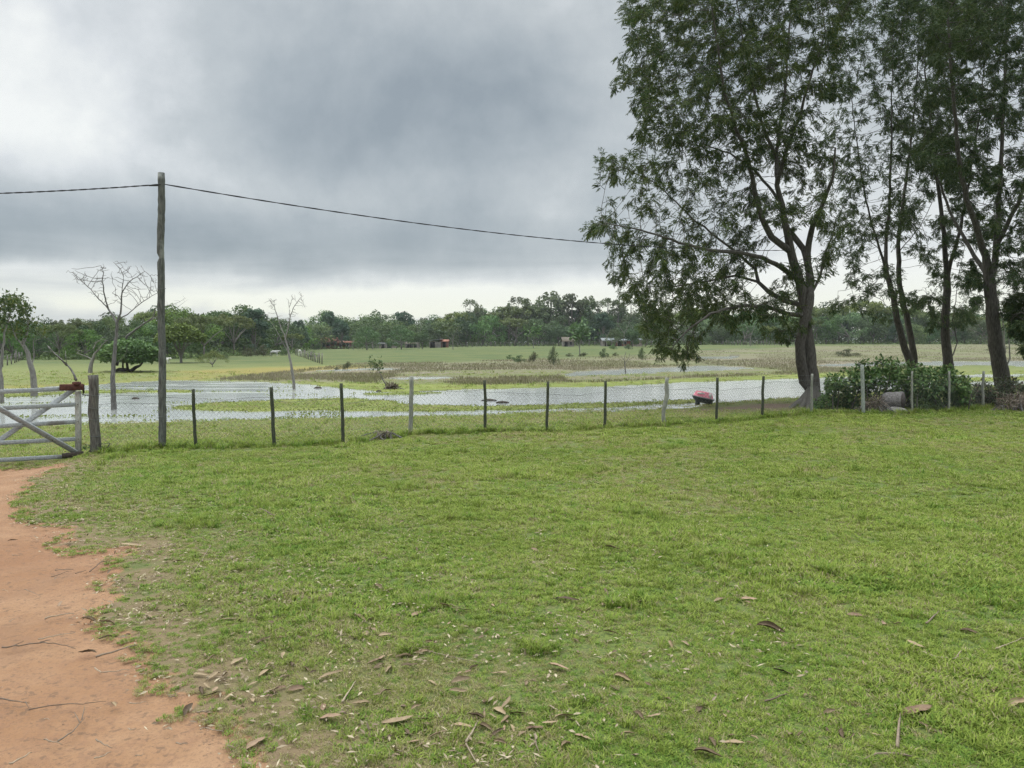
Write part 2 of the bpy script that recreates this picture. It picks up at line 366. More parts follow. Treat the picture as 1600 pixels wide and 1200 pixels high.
def cover(x, y):
    """water distance, and the cover masks, at world points"""
    far = 1 + y / 30
    sw = np.full(x.shape, 50.); m = (y > 15) & (y < 160); X_, Y_ = x[m], y[m]
    d = sdf(X_, Y_, MAIN) + (fbm(X_ / 1.5, Y_ / 1.5, 5, 3) - .44) * 1.0
    for p in ISL: d = np.maximum(d, -(sdf(X_, Y_, p) + (fbm(X_ / .9, Y_ / 1.2, 8, 3) - .44) * 1.0))
    for p in PONDS: d = np.minimum(d, sdf(X_, Y_, p) + (fbm(X_ / 2.5, Y_ / 2.5, 6, 3) - .44) * 2)
    sw[m] = d
    w_ = (fbm(x / 4, y / 4, 21, 3) - .44) * 6
    z0 = np.zeros(x.shape)
    def mk(P, soft, wob=1.0):
        r = z0.copy(); q = (y > 15) & (y < 400)
        r[q] = 1 - sst(-soft, soft, sdf(x[q], y[q], P) + w_[q] * wob); return r
    reed = mk(REED, 2.5, .8); org = mk(ORNG, 1.5, .5)
    weed = mk(WEED, .6, .25)
    k = z0.copy(); k[m] = 1 - sst(.8, 1.6, sdf(X_, Y_, MAIN) + (fbm(X_ / 2, Y_ / 2, 31, 3) - .44) * 3)
    near = z0.copy(); near[m] = (sst(0, .25, sdf(X_, Y_, MAIN)) < .01) * 1.0
    weed = np.maximum(weed, near * (sw > 0)); weed = np.maximum(weed, k * (y > 38) * .5)
    soil = z0.copy(); q = (y > 20) & (y < 45) & (x > 4)
    soil[q] = 1 - sst(-.5, .8, sdf(x[q], y[q], SOIL) + (fbm(x[q] / .7, y[q] / .7, 2, 3) - .44) * 1.6)
    q = (y > 3) & (y < 9) & (x < 0); soil[q] = (1 - sst(-.12, .12, sdf(x[q], y[q], GREY) + (fbm(x[q] / .2, y[q] / .2, 2, 3) - .44) * .3)) * .75
    road = z0.copy(); q = (y < 20) & (x < 4)
    rs = sdf(x[q], y[q], ROAD) + (fbm(x[q] / .25, y[q] / .25, 40, 4) - .46) * .36 - .07; road[q] = rs
    rd = np.full(x.shape, 5.); rd[q] = rs
    return sw, reed, org, weed, soil, rd
# ------------------------------------------------------------------ terrain: one sheet out to the horizon
th = np.radians(np.concatenate([np.arange(-180, -42, 3.), np.arange(-42, 42, .115), np.arange(42, 180, 3.)]))
rr = np.concatenate([[0.05, .5, 1, 1.5, 1.9], 2.3 * F / np.arange(1400, 16, -1.35)[:] * 1.0])
rr = rr[(rr < 170)]; rr = np.concatenate([rr, np.geomspace(172, 880, 50)])
TH, RR = np.meshgrid(th, rr); tx = (np.sin(TH) * RR).ravel(); ty = (np.cos(TH) * RR).ravel()
sw, reed, org, weed, soil, rd = cover(tx, ty)
tz = zbase(tx, ty)
bank = WZ + .025 + np.clip(sw, 0, 99) * .05
tz = np.where(sw < 0, WZ - .03 - np.clip(-sw * .25, 0, .5), np.minimum(tz, bank))
wm = (weed > .5) & (sw > 0) & (ty < 70); tz = np.where(wm, np.clip(tz, WZ + .02, WZ + .045), tz)
tz = tz - .022 * np.exp(-((rd + 1.15) / .16) ** 2) - (.014 + .010 * fbm(tx / .15, ty / .15, 77, 3)) * (1 - sst(-.18, .08, rd))
nr, nth = RR.shape; i = (np.arange(nr - 1)[:, None] * nth); j = np.arange(nth)[None]; j2 = (j + 1) % nth
Q = np.stack([i + j, i + j2, i + nth + j2, i + nth + j], -1).reshape(-1, 4)
cov = np.stack([1 - sst(-.16, .16, rd), reed, weed, org], -1)
cov2 = np.stack([soil, (sw < 0.0) * 1.0, 1 - sst(0, 1.1, rd), np.ones_like(soil)], -1)
m, nt, b = newmat('ground_cover')
g = N(nt, 'ShaderNodeNewGeometry'); pos = g.outputs['Position']
a1 = N(nt, 'ShaderNodeAttribute', attribute_name='cover'); a2 = N(nt, 'ShaderNodeAttribute', attribute_name='cover2')
s1 = N(nt, 'ShaderNodeSeparateColor'); L(nt, a1.outputs['Color'], s1.inputs[0]); s2 = N(nt, 'ShaderNodeSeparateColor'); L(nt, a2.outputs['Color'], s2.inputs[0])
road_, reed_, weed_ = (E(nt, s1.outputs[k]) for k in range(3)); org_ = E(nt, a1.outputs['Alpha']); soil_, wet_, edge_ = (E(nt, s2.outputs[k]) for k in range(3))
sp = N(nt, 'ShaderNodeSeparateXYZ'); L(nt, pos, sp.inputs[0]); PY = E(nt, sp.outputs[1])
nA = noise(nt, pos, .16, 5, .6); nB = noise(nt, pos, 1.3, 5, .6); nC = noise(nt, pos, 9, 5, .7); nD = noise(nt, pos, 55, 4, .7)
lawn = mix(nt, (nA * .6 + nB * .5).sm(.35, .72), (.085, .115, .026), (.135, .165, .038))
lawn = mix(nt, nC.sm(.46, .62) * .5, lawn, (.15, .125, .06))
lawn = mix(nt, nD.sm(.44, .58) * .7, lawn, (.05, .075, .022))
past = mix(nt, nB.sm(.35, .7), (.12, .145, .04), (.17, .17, .06))
past = mix(nt, (nC.sm(.46, .62) * .5), past, (.11, .13, .05))
gf = mix(nt, nA.sm(.35, .65), (.055, .085, .024), (.10, .115, .034)); gf = mix(nt, nB.sm(.45, .6) * .35, gf, (.12, .11, .05)); gf = mix(nt, noise(nt, vscale(nt, pos, (.08, .5, 1)), .6, 6, .7).sm(.45, .7) * .5, gf, (.05, .085, .026))
lawn = mix(nt, PY.sm(17, 25), lawn, past); lawn = mix(nt, PY.sm(60, 90), lawn, gf)
vs = vscale(nt, pos, (.12, .5, 1))
nR = noise(nt, vs, .35, 5, .6)
reedc = mix(nt, nR.sm(.38, .62), (.155, .135, .09), (.11, .125, .045)); reedc = mix(nt, nB.sm(.5, .62) * .4, reedc, (.195, .16, .12))
col = mix(nt, reed_, lawn, reedc)
col = mix(nt, org_ * .85, col, mix(nt, nR.sm(.35, .65), (.21, .165, .045), (.15, .165, .045)))
col = mix(nt, weed_ * .85, col, mix(nt, noise(nt, vs, 1.5, 4).sm(.35, .65), (.13, .165, .036), (.185, .205, .05)))
col = mix(nt, soil_, col, mix(nt, nC.sm(.3, .7), (.11, .072, .05), (.17, .12, .085)))
col = mix(nt, edge_ * nB.sm(.28, .5) * .92, col, (.17, .118, .07))
rc = mix(nt, nB.sm(.35, .7), (.245, .132, .068), (.315, .19, .108)); rc = mix(nt, nA.sm(.45, .56) * .6, rc, (.205, .098, .05))
rc = mix(nt, nC.sm(.5, .62) * .45, rc, (.22, .12, .07)); rc = mix(nt, nD.sm(.5, .62) * .5, rc, (.17, .10, .065)); rc = mix(nt, noise(nt, pos, 25, 3).sm(.60, .64) * .6, rc, (.12, .075, .05)); rc = mix(nt, noise(nt, vscale(nt, pos, (3, .7, 1)), 1.2, 4, .6).sm(.52, .62) * .4, rc, (.21, .12, .07))
grey = PY * 1.0
rm = (road_ + (nC - .5) * .9 + (nB - .5) * .5).sm(.42, .62); col = mix(nt, rm, col, rc); col = mix(nt, wet_, col, (.07, .065, .045))
L(nt, col, b.inputs['Base Color']); b.inputs['Roughness'].default_value = .95
bp = N(nt, 'ShaderNodeBump'); bp.inputs['Strength'].default_value = .9; bp.inputs['Distance'].default_value = .04
L(nt, (nC * .6 + nD * .25 + noise(nt, pos, 200, 2) * .12).s, bp.inputs['Height']); L(nt, bp.outputs[0], b.inputs['Normal'])
M['ground'] = m
gr = ob('ground', me('ground', np.stack([tx, ty, tz], -1), Q, m, True, dict(cover=cov, cover2=cov2))); tag(gr, 'green lawn and wet pasture with a red dirt track at the left', kind='structure')
# ------------------------------------------------------------------ water
m, nt, b = newmat('pond_water'); g = N(nt, 'ShaderNodeNewGeometry'); pos = g.outputs['Position']
b.inputs['Base Color'].default_value = (.10, .10, .085, 1); b.inputs['Roughness'].default_value = .12; b.inputs['IOR'].default_value = 1.33; b.inputs['Specular IOR Level'].default_value = .5
wv = vscale(nt, pos, (1, .55, 1))
h = noise(nt, wv, 2.2, 3, .55, .3)
amp = noise(nt, vscale(nt, pos, (.05, .22, 1)), 1.0, 3).sm(.35, .65) * .75 + .3
bp = N(nt, 'ShaderNodeBump'); bp.inputs['Distance'].default_value = .12; L(nt, (amp * .11).s, bp.inputs['Strength']); L(nt, h.s, bp.inputs['Height']); L(nt, bp.outputs[0], b.inputs['Normal'])
sy = N(nt, 'ShaderNodeSeparateXYZ'); L(nt, pos, sy.inputs[0]); dull = noise(nt, vscale(nt, pos, (.3, 1.1, 1)), .5, 5, .65).sm(.50, .66) * E(nt, sy.outputs[0]).sm(-6, -14)
L(nt, mix(nt, dull * .7, (.27, .28, .265), (.24, .26, .19)), b.inputs['Base Color'])
L(nt, (dull * .35 + .12).s, b.inputs['Roughness'])
V = [(-140, 16, WZ), (200, 16, WZ), (260, 170, WZ), (-140, 170, WZ)]
wa = ob('water', me('water', V, np.array([[0, 1, 2, 3]]), m)); tag(wa, 'shallow grey flood water lying over the pasture', kind='structure')
# ------------------------------------------------------------------ pole, cable
def wood_post(name, p0, p1, r, mat, parent=None, n=9, seg=14, jit=.06, wob=.02, seed=1, top=0.0, loc=None, taper=.9):
    rng = np.random.default_rng(seed); p0 = np.array(p0, float); p1 = np.array(p1, float)
    t = np.linspace(-.04, 1, seg)[:, None]; P = p0 + (p1 - p0) * t
    off = np.cumsum(rng.normal(0, wob, (seg, 2)), 0) * r * 1.2; off -= off[:1] + (off[-1:] - off[:1]) * t; P[:, :2] += off
    mb = MB(); R = r * (1 - (1 - taper) * t[:, 0]) * (1 + rng.uniform(-jit, jit, seg) * .6); mb.tube(P, R, n, jit * .7, True, rng)
    V = mb.V[0]; k = V.reshape(-1, n, 3)
    if top: k[-2, :, 2] += np.where(np.arange(n) < n / 2, top, -top * .3); k[-1, :, 2] = k[-2, :, 2].mean() - top * .2
    return mb.build(name, mat, parent, loc if not parent else None)
pb = ground(253, 700); PD = pb.y
pr = empty('utility_pole', pb, 'tall weathered grey wooden pole carrying the cable, rising from the grass by the fence', 'pole')
pt = at(252, 275, PD)
rng = np.random.default_rng(4); seg = 60; t = np.linspace(-.03, 1, seg); P = np.outer(1 - t, np.array(pb)) + np.outer(t, np.array(pt)); P -= np.array(pb)
P[:, 0] += .012 * np.sin(t * 7) + .006 * np.sin(t * 23)
R = .069 - .006 * t + rng.uniform(-.004, .004, seg); q = np.abs(t - .705) < .012; R[q] *= .72; P[q, 0] += .02
mb = MB(); mb.tube(P, R, 14, .05, True, rng); k = mb.V[0].reshape(-1, 14, 3); k[-2, :, 2] += np.where(np.arange(14) < 8, .06, -.02); k[-1, :, 2] = k[-2, :, 2].min() - .02
mb.build('shaft', M['pole'], pr)
for zz_ in (.62, 3.05):
    mb = MB(); a = np.linspace(0, 2 * PI, 15); c = P[np.argmin(np.abs(P[:, 2] - zz_))]
    mb.tube(np.stack([c[0] + .074 * np.cos(a), c[1] + .074 * np.sin(a), zz_ + .01 * np.sin(a)], -1), .005, 5, 0, False); mb.build('wire_band', M['wire'], pr)
mb = MB(); mb.tube([(-.09, -.06, pt.z - pb.z - .19), (.09, -.06, pt.z - pb.z - .19)], .014, 6); mb.build('cable_peg', M['iron'], pr)
def cable(name, a, b_, sag, label, seed):
    rng = np.random.default_rng(seed); n = 90; t = np.linspace(0, 1, n)[:, None]
    P = np.array(a) * (1 - t) + np.array(b_) * t; P[:, 2] -= (4 * sag * t * (1 - t))[:, 0]
    mb = MB()
    for ph in (0, PI):
        Q_ = P.copy(); Q_[:, 2] += .007 * np.sin(t[:, 0] * 120 + ph); mb.tube(Q_, .0085, 5, 0)
    o = mb.build(name, M['cable'], None, tuple(P[0])); tag(o, label, 'cable'); return o
cable('power_cable', at(251, 288, PD - .09), at(-420, 303, PD - 1.5), .10, 'black twisted cable running left from the pole top out of view', 1)
cable('power_cable', at(257, 288, PD - .09), at(1236, 391, 27.0), .36, 'long black twisted cable sagging from the pole into the big tree', 2)

# ------------------------------------------------------------------ gate post and gate
gb = ground(149, 708); GD = gb.y
gp = empty('gate_post', gb, 'thick dark weathered wooden gate post bound with wire, right of the white gate', 'post')
a0, a1_ = np.array(at(149, 712, GD)) - np.array(gb), np.array(at(145, 586, GD)) - np.array(gb)
mb = MB(); rng = np.random.default_rng(3); t = np.linspace(0, 1, 16)[:, None]; P = a0 * (1 - t) + a1_ * t; P[:, 0] += .012 * np.sin(t[:, 0] * 9)
mb.tube(P, .092 - .008 * t[:, 0] + rng.uniform(-.004, .004, 16), 10, .06, True, rng); mb.build('post_body', M['post'], gp)
for v in (617, 637, 655, 681):
    c = np.array(at(147 + (v - 600) * .02, v, GD)) - np.array(gb); a = np.linspace(0, 2 * PI, 17); mb = MB()
    mb.tube(np.stack([c[0] + .096 * np.cos(a), c[1] + .096 * np.sin(a), c[2] + .008 * np.sin(a * 2)], -1), .0045, 4, 0, False); mb.build('wire_band', M['wire'], gp)
gt = empty('field_gate', ground(122, 712), 'white painted wooden farm gate of five rails with crossed braces', 'gate'); g0 = np.array(gt.location)
def gat(u, v, dd=0): return np.array(at(u, v, GD - .05 - (123 - u) * .0048 + dd)) - g0
def plank(name, p, q, w_, th, mat, dd=0, label=None):
    mb = MB(); a_, b_ = gat(*p, dd), gat(*q, dd); n = 9; rng = np.random.default_rng(int(p[1]))
    for i in range(n):
        t0, t1 = i / n, (i + 1) / n
    mb.bar(a_, b_, w_, th, (.3, 1, 0)); o = mb.build(name, mat, gt)
    bv = o.modifiers.new('edge', 'BEVEL'); bv.width = .006; bv.segments = 1
    if label: o['label'] = label
    return o
for v0, v1 in ((614.0, 606.5), (640, 632), (668, 659), (694, 686), (721, 712.5)):
    plank('rail', (-150, v0 + (v0 - v1) * .7), (118, v1), .076, .028, M['gate'])
plank('stile', (122, 611), (122.5, 708), .115, .05, M['gatewhite'], .045)
plank('stile', (-146, 612), (-146, 738), .11, .05, M['gatewhite'], .045)
plank('brace', (-12, 632), (119, 707), .105, .03, M['gate'], -.032)
plank('brace', (116, 608), (-20, 701), .095, .03, M['gate'], .031)
plank('brace', (-12, 632), (-140, 730), .10, .03, M['gate'], -.032)
o = plank('hinge_block', (93, 605.5), (131, 604.5), .115, .085, M['red'], -.02, 'red brown block at the top of the gate')
mb = MB(); mb.box(gat(120, 599, -.02), (.11, .12, .07), None, .008); h_ = mb.build('hinge_cap', M['red'], o)
plank('hinge_block', (97, 712), (131, 708.5), .085, .08, M['darkwood'], -.03, 'dark block at the foot of the gate')
mb = MB(); mb.tube([gat(126, 600), gat(129, 604, -.03), gat(130, 612, -.03), gat(129.5, 617, 0), gat(138, 617.5, .05)], .011, 6); mb.tube([gat(127, 601, -.03), gat(131, 601, -.03), gat(131, 614, -.03)], .014, 6); mb.build('hinge_strap', M['iron'], gt)
for u, v in ((121.5, 632), (122, 659), (122.5, 686), (36, 663), (82, 688)): mb = MB(); mb.tube([gat(u, v, .01), gat(u, v, -.075)], .009, 6); mb.build('bolt', M['iron'], gt)
mb = MB()
for Pts, r in (([(119, 594, 0), (115, 584, .1), (110, 576, .15), (105, 570, .2), (103, 568.5, .2)], (.022, .017, .014, .012, .010)), ([(104, 571, .2), (96, 562, .35), (88, 555, .5), (80, 547, .6), (74, 540, .7)], (.014, .013, .011, .009, .006)),
               ([(105, 569, .2), (98, 564, .2), (92, 559, .1), (84, 552, 0)], (.010, .009, .008, .005)), ([(80, 550, .6), (70, 550, .7), (62, 549, .7)], (.006, .005, .004)), ([(104, 568, .2), (103, 560, .2), (102, 548, .3)], (.006, .005, .003)), ([(92, 559, .4), (84, 552, .3), (78, 543, .3), (76, 541, .3)], (.007, .006, .004, .003))):
    mb.tube([gat(*p) for p in Pts], np.array(r) * 1.15, 6)
o = mb.build('dry_branch', M['deadwood']); o.location = g0; tag(o, 'bare forked dry branch standing up from the hinge end of the gate', 'branch')

# ------------------------------------------------------------------ wire fence
FN = [  # top u,v  bottom u,v  width px  kind
 (302, 608, 306, 699, 5.5, 'm'), (424, 605, 428, 697, 6, 'm'), (533, 599, 536, 692, 5.5, 'm'), (643, 588, 642, 678, 6.8, 'g'), (757, 594, 758, 674, 4.8, 'm'),
 (856, 596, 855, 674, 4.6, 'm'), (946, 595, 945, 668, 4.6, 'm'), (1040, 590, 1037, 664, 6.5, 'c'), (1121, 590, 1119, 660, 4.6, 'm'), (1193, 588, 1190, 652, 4.6, 'm'),
 (1269, 584, 1268, 645, 4, 's'), (1347, 570, 1349, 646, 6, 'p'), (1425, 580, 1425, 645, 3.6, 's'), (1483, 580, 1482, 643, 3.6, 's'), (1537, 580, 1536, 637, 4, 's'), (1620, 580, 1620, 636, 4, 's'), (1710, 577, 1712, 634, 4, 's')]
fb = ground(642, 678)
fe = empty('wire_fence', fb, 'long low chain link fence on thin posts between the lawn and the flooded field', 'fence'); f0 = np.array(fb)
feet = []
for i, (tu, tv, bu, bv, wp, kd) in enumerate(FN):
    g_ = ground(bu, bv + 1); top = at(tu, tv, g_.y); r = wp * .5 * g_.y / F
    a_, b_ = np.array(g_) - f0, np.array(top) - f0; mt = dict(m='slim', g='greypost', c='greypost', s='greypost', p='concrete')[kd]
    if kd == 'c':
        mb = MB(); t = np.linspace(-.03, 1, 12)[:, None]; P = a_ * (1 - t) + b_ * t; P[:, 0] += np.array([0, 0, -.01, -.02, -.01, .01, .03, .05, .045, .03, .03, .035]); mb.tube(P, r * np.array([1.1, 1.1, 1, .9, .95, 1.1, 1.1, 1, .9, 1, .9, 1.]), 8, .1)
        o = mb.build('post', M[mt], fe); o['label'] = 'crooked grey branch used as a fence post'
    else:
        o = wood_post('post', a_, b_, r, M[mt], fe, 8, 12, .07, .1 if kd != 'p' else .02, i + 3, 0, None, .95)
        if kd == 'g': o['label'] = 'thicker pale rounded fence post'
        if kd == 'p':
            o['label'] = 'pale mossy fence post beside the log'
            mb = MB(); mb.tube([b_, b_ + (-.06, 0, .03), b_ + (-.10, 0, .06)], .014, 5); mb.build('post_spur', M['greypost'], o)
    feet.append((np.array(g_), (top.z - g_.z)))
allf = [(np.array(gb) + (.1, 0, 0), 1.0), (np.array(pb), 1.0)] + feet
for i in range(len(allf) - 1):
    A_, B_ = allf[i][0], allf[i + 1][0]; ln = np.linalg.norm((B_ - A_)[:2]); H = .86 - .07 * math.sin(i * 2.1); mb = MB(); n = int(ln / .1)
    def pw(s, h): p = A_ + (B_ - A_) * (s / ln); return np.array([p[0], p[1] - .012, gz(p[0], p[1]) + .03 + h + .02 * math.sin(s * 5 + i)]) - f0
    rad = .0017 if i < 11 else .0019
    k = H
    for j in range(-int(k / .1), n + 1):
        for sg in (1, -1):
            s0 = j * .1 if sg > 0 else j * .1 + k; s1 = s0 + sg * k
            lo, hi = 0, 1
            for (q0, q1) in ((0, 0),):
                d_ = s1 - s0; t0 = (0 - s0) / d_; t1 = (ln - s0) / d_; lo = max(0, min(t0, t1)); hi = min(1, max(t0, t1))
            if hi - lo < .05: continue
            mb.tube([pw(s0 + (s1 - s0) * q, H * q) for q in np.linspace(lo, hi, 4)], rad, 3, 0, False)
    mb.build('wire_netting', M['wire'], fe)
    mb = MB(); mb.tube([pw(s, H) + (0, 0, -.015 * math.sin(PI * s / ln)) for s in np.linspace(0, ln, 7)], .0032, 4, 0, False)
    mb.build('strand', M['wire'], fe)
    if i < 2 or i > 10:
        mb = MB(); mb.tube([pw(s, H + .13) for s in np.linspace(0, ln, 7)], .003, 4, 0, False); mb.build('strand', M['wire'], fe)

# ------------------------------------------------------------------ tub on the shore, log, stone
tb = ground(1100, 631.5); TD = tb.y; k = TD / F
te = empty('covered_tub', tb, 'dark tilted tub with a crumpled bright pink cover standing at the water edge', 'tub')
def T(u, v, d=0): return np.array(at(u, v, TD + d)) - np.array(tb)
def disc(cx, cz, rx, ry, dz0, dz1, tilt, n=28, sc0=1, sc1=1):
    pass
def lathe(mb, prof, c, tilt, sx_=1, sy_=1, n=26, jit=0, seed=0):
    rng = np.random.default_rng(seed); R_ = Matrix.Rotation(tilt, 3, 'Y'); V = []
    for r, z in prof:
        for j in range(n):
            a = j * 2 * PI / n; q = 1 + rng.uniform(-jit, jit)
            V.append(np.array(R_ @ Vector((r * math.cos(a) * sx_ * q, r * math.sin(a) * sy_ * q, z * (1 + rng.uniform(-jit, jit))))) + c)
    Q_ = [[i * n + j, i * n + (j + 1) % n, (i + 1) * n + (j + 1) % n, (i + 1) * n + j] for i in range(len(prof) - 1) for j in range(n)]
    return mb.add(V, Q=Q_)
tl = math.radians(12)
mb = MB(); lathe(mb, [(.001, -.16), (.22, -.15), (.33, -.08), (.385, -.01), (.40, .02), (.37, .04), (.001, .045)], T(1098.5, 622.5), tl, 1, .8); mb.build('tub_body', M['tub'], te, smooth=True)
mb = MB(); a = np.linspace(0, 2 * PI, 33); R_ = Matrix.Rotation(tl, 3, 'Y')
mb.tube([np.array(R_ @ Vector((.40 * math.cos(q), .32 * math.sin(q), .03))) + T(1098.5, 622.5) for q in a], .02, 6, 0, False); mb.build('rim', M['rim'], te, smooth=True)
mb = MB(); lathe(mb, [(.36, .03), (.35, .07), (.29, .20), (.26, .225), (.12, .23), (.001, .22)], T(1098.5, 622), tl, 1, .75, 14, .05, 3); mb.build('cover', M['pink'], te)
mb = MB(); mb.box(T(1109.3, 618.5, -.16), (.10, .12, .17), R_, .012); mb.build('faded_patch', M['palepatch'], te); mb = MB(); mb.box(T(1096, 614.6, -.2), (.22, .10, .05), R_, .02); mb.build('faded_patch', M['palepatch'], te)
mb = MB(); mb.tube([T(1090, 626), T(1090, 633)], [.085, .09], 12); mb.build('leg', M['tub'], te)
mb = MB(); mb.tube([T(1107, 626, .05), T(1108.5, 633, .05)], [.13, .10], 10, .1); mb.build('leg', M['tub'], te)

lg = ground(1398, 645); LD = lg.y + .5
mb = MB(); rng = np.random.default_rng(8); p0, p1 = np.array(at(1377, 625.5, LD + .15)), np.array(at(1411, 626, LD - .25)); t = np.linspace(0, 1, 12)[:, None]
mb.tube(p0 * (1 - t) + p1 * t + (0, 0, 0), np.array([.15, .2, .23, .245, .25, .25, .245, .25, .255, .26, .265, .265]), 16, .035, True, rng); le = empty('log', tuple(p1 - (0, 0, .25)), 'cut section of thick grey tree trunk lying on stones beside the leafy shrub', 'log')
o = mb.build('log_trunk', M['log'], None, (0, 0, 0)); o.parent = le; o.location = -le.location
d_ = unit(p1 - p0); mb = MB(); mb.tube([p1 - d_ * .02, p1 + d_ * .012], [.225, .225], 18, .03); o = mb.build('cut_face', M['logend'], None, (0, 0, 0)); o.parent = le; o.location = -le.location
def rock(name, c, s, mat, label, cat, seed, group=None, n=9):
    rng = np.random.default_rng(seed); mb = MB(); V = []; rows, cols = 7, 12
    for i in range(rows):
        ph = PI * (i / (rows - 1)) - PI / 2
        for j in range(cols):
            a = j * 2 * PI / cols; q = 1 + .35 * (vn(np.array([math.cos(a) * 1.3 + seed]), np.array([math.sin(a) * 1.3 + ph + 5]), seed)[0] - .5) * 2 * math.cos(ph)
            V.append((s[0] * math.cos(ph) * math.cos(a) * q, s[1] * math.cos(ph) * math.sin(a) * q, s[2] * math.sin(ph) * (1 + .1 * rng.normal())))
    Q_ = [[i * cols + j, i * cols + (j + 1) % cols, (i + 1) * cols + (j + 1) % cols, (i + 1) * cols + j] for i in range(rows - 1) for j in range(cols)]
    mb.add(V, Q=Q_); o = mb.build(name, mat); o.location = c; return tag(o, label, cat, group)
s_ = at(1400, 642, LD - .3); rock('stone', s_, (.28, .2, .13), M['stone'], 'flat grey stone under the right end of the cut log', 'stone', 3)
s_ = at(1383, 640, LD + .1); rock('stone', s_, (.2, .18, .12), M['stone'], 'half hidden stone under the left end of the cut log', 'stone', 5)
# driftwood lumps in the water
for i, (u, v, w_, lb) in enumerate(((497, 606.5, .22, 'small dark stump poking from the water right of the slim dead tree'), (765, 626, .3, 'dark flat clod in the pond just behind the fifth fence post'), (785, 629.5, .22, 'low dark clod in the pond between two dark fence posts'),
        (212, 623.5, .16, 'tiny dark clod in the water left of the tall pole'), (592, 612, .14, 'small dark clod floating left of the debris nest'))):
    x_, y_ = onz(u, v, WZ if v < 650 else -.45); rock('mud_clod', (x_, y_, (WZ if v < 650 else gz(x_, y_)) + .01), (w_, w_ * .6, .07 if w_ < .25 else .06), M['soilm'], lb, 'clod', 20 + i, 'dark clods in and by the water')

# ------------------------------------------------------------------ cattle
def cow(name, loc, rz, sc, mat, label, lying=False):
    pts = [(0, 0, 1.0), (.45, 0, 1.0), (-.5, 0, 1.02), (-.75, 0, .95), (.7, 0, 1.08), (.95, 0, 1.2), (1.12, 0, 1.2), (1.35, 0, 1.02),
           (.5, .2, .72), (.52, .2, .4), (.5, .2, 0.03), (.5, -.2, .72), (.56, -.2, .4), (.5, -.2, 0.03),
           (-.68, .2, .75), (-.78, .2, .42), (-.72, .2, 0.03), (-.68, -.2, .75), (-.82, -.2, .42), (-.76, -.2, 0.03),
           (-.86, 0, .85), (-.9, 0, .45), (1.12, .2, 1.26), (1.12, -.2, 1.26), (-.02, 0, .9)]
    ed = [(0, 1), (0, 2), (2, 3), (1, 4), (4, 5), (5, 6), (6, 7), (1, 8), (8, 9), (9, 10), (1, 11), (11, 12), (12, 13), (3, 14), (14, 15), (15, 16), (3, 17), (17, 18), (18, 19), (3, 20), (20, 21), (6, 22), (6, 23)]
    rad = [.30, .29, .30, .24, .24, .15, .13, .09, .12, .07, .05, .12, .07, .05, .15, .07, .05, .15, .07, .05, .03, .03, .04, .04, .3]
    m = bpy.data.meshes.new(name); m.from_pydata(pts[:24], ed, []); o = ob(name, m, None, loc); o.rotation_euler = (0, 0, rz); o.scale = (sc,) * 3
    sk = o.modifiers.new('skin', 'SKIN'); sk.use_smooth_shade = True
    for i, v in enumerate(m.skin_vertices[0].data if m.skin_vertices else []): v.radius = (rad[i], rad[i])
    if not m.skin_vertices:
        pass
    m.skin_vertices[0].data[0].use_root = True
    o.modifiers.new('s', 'SUBSURF').levels = 1; m.materials.append(mat)
    return tag(o, label, 'cow', 'pale cattle grazing at the far side')
c_ = ground(468.5, 556.5); cow('cow', c_, math.radians(-75), .8, M['white'], 'white cow facing us at the near end of the far hedge')
c_ = ground(429, 556.8); cow('cow', c_, math.radians(10), .72, M['hoof'], 'greyish white cow standing sideways before the dark thicket')
c_ = ground(260, 568.5); cow('cow', c_, math.radians(-20), .5, M['white'], 'white cow partly hidden right behind the tall pole')

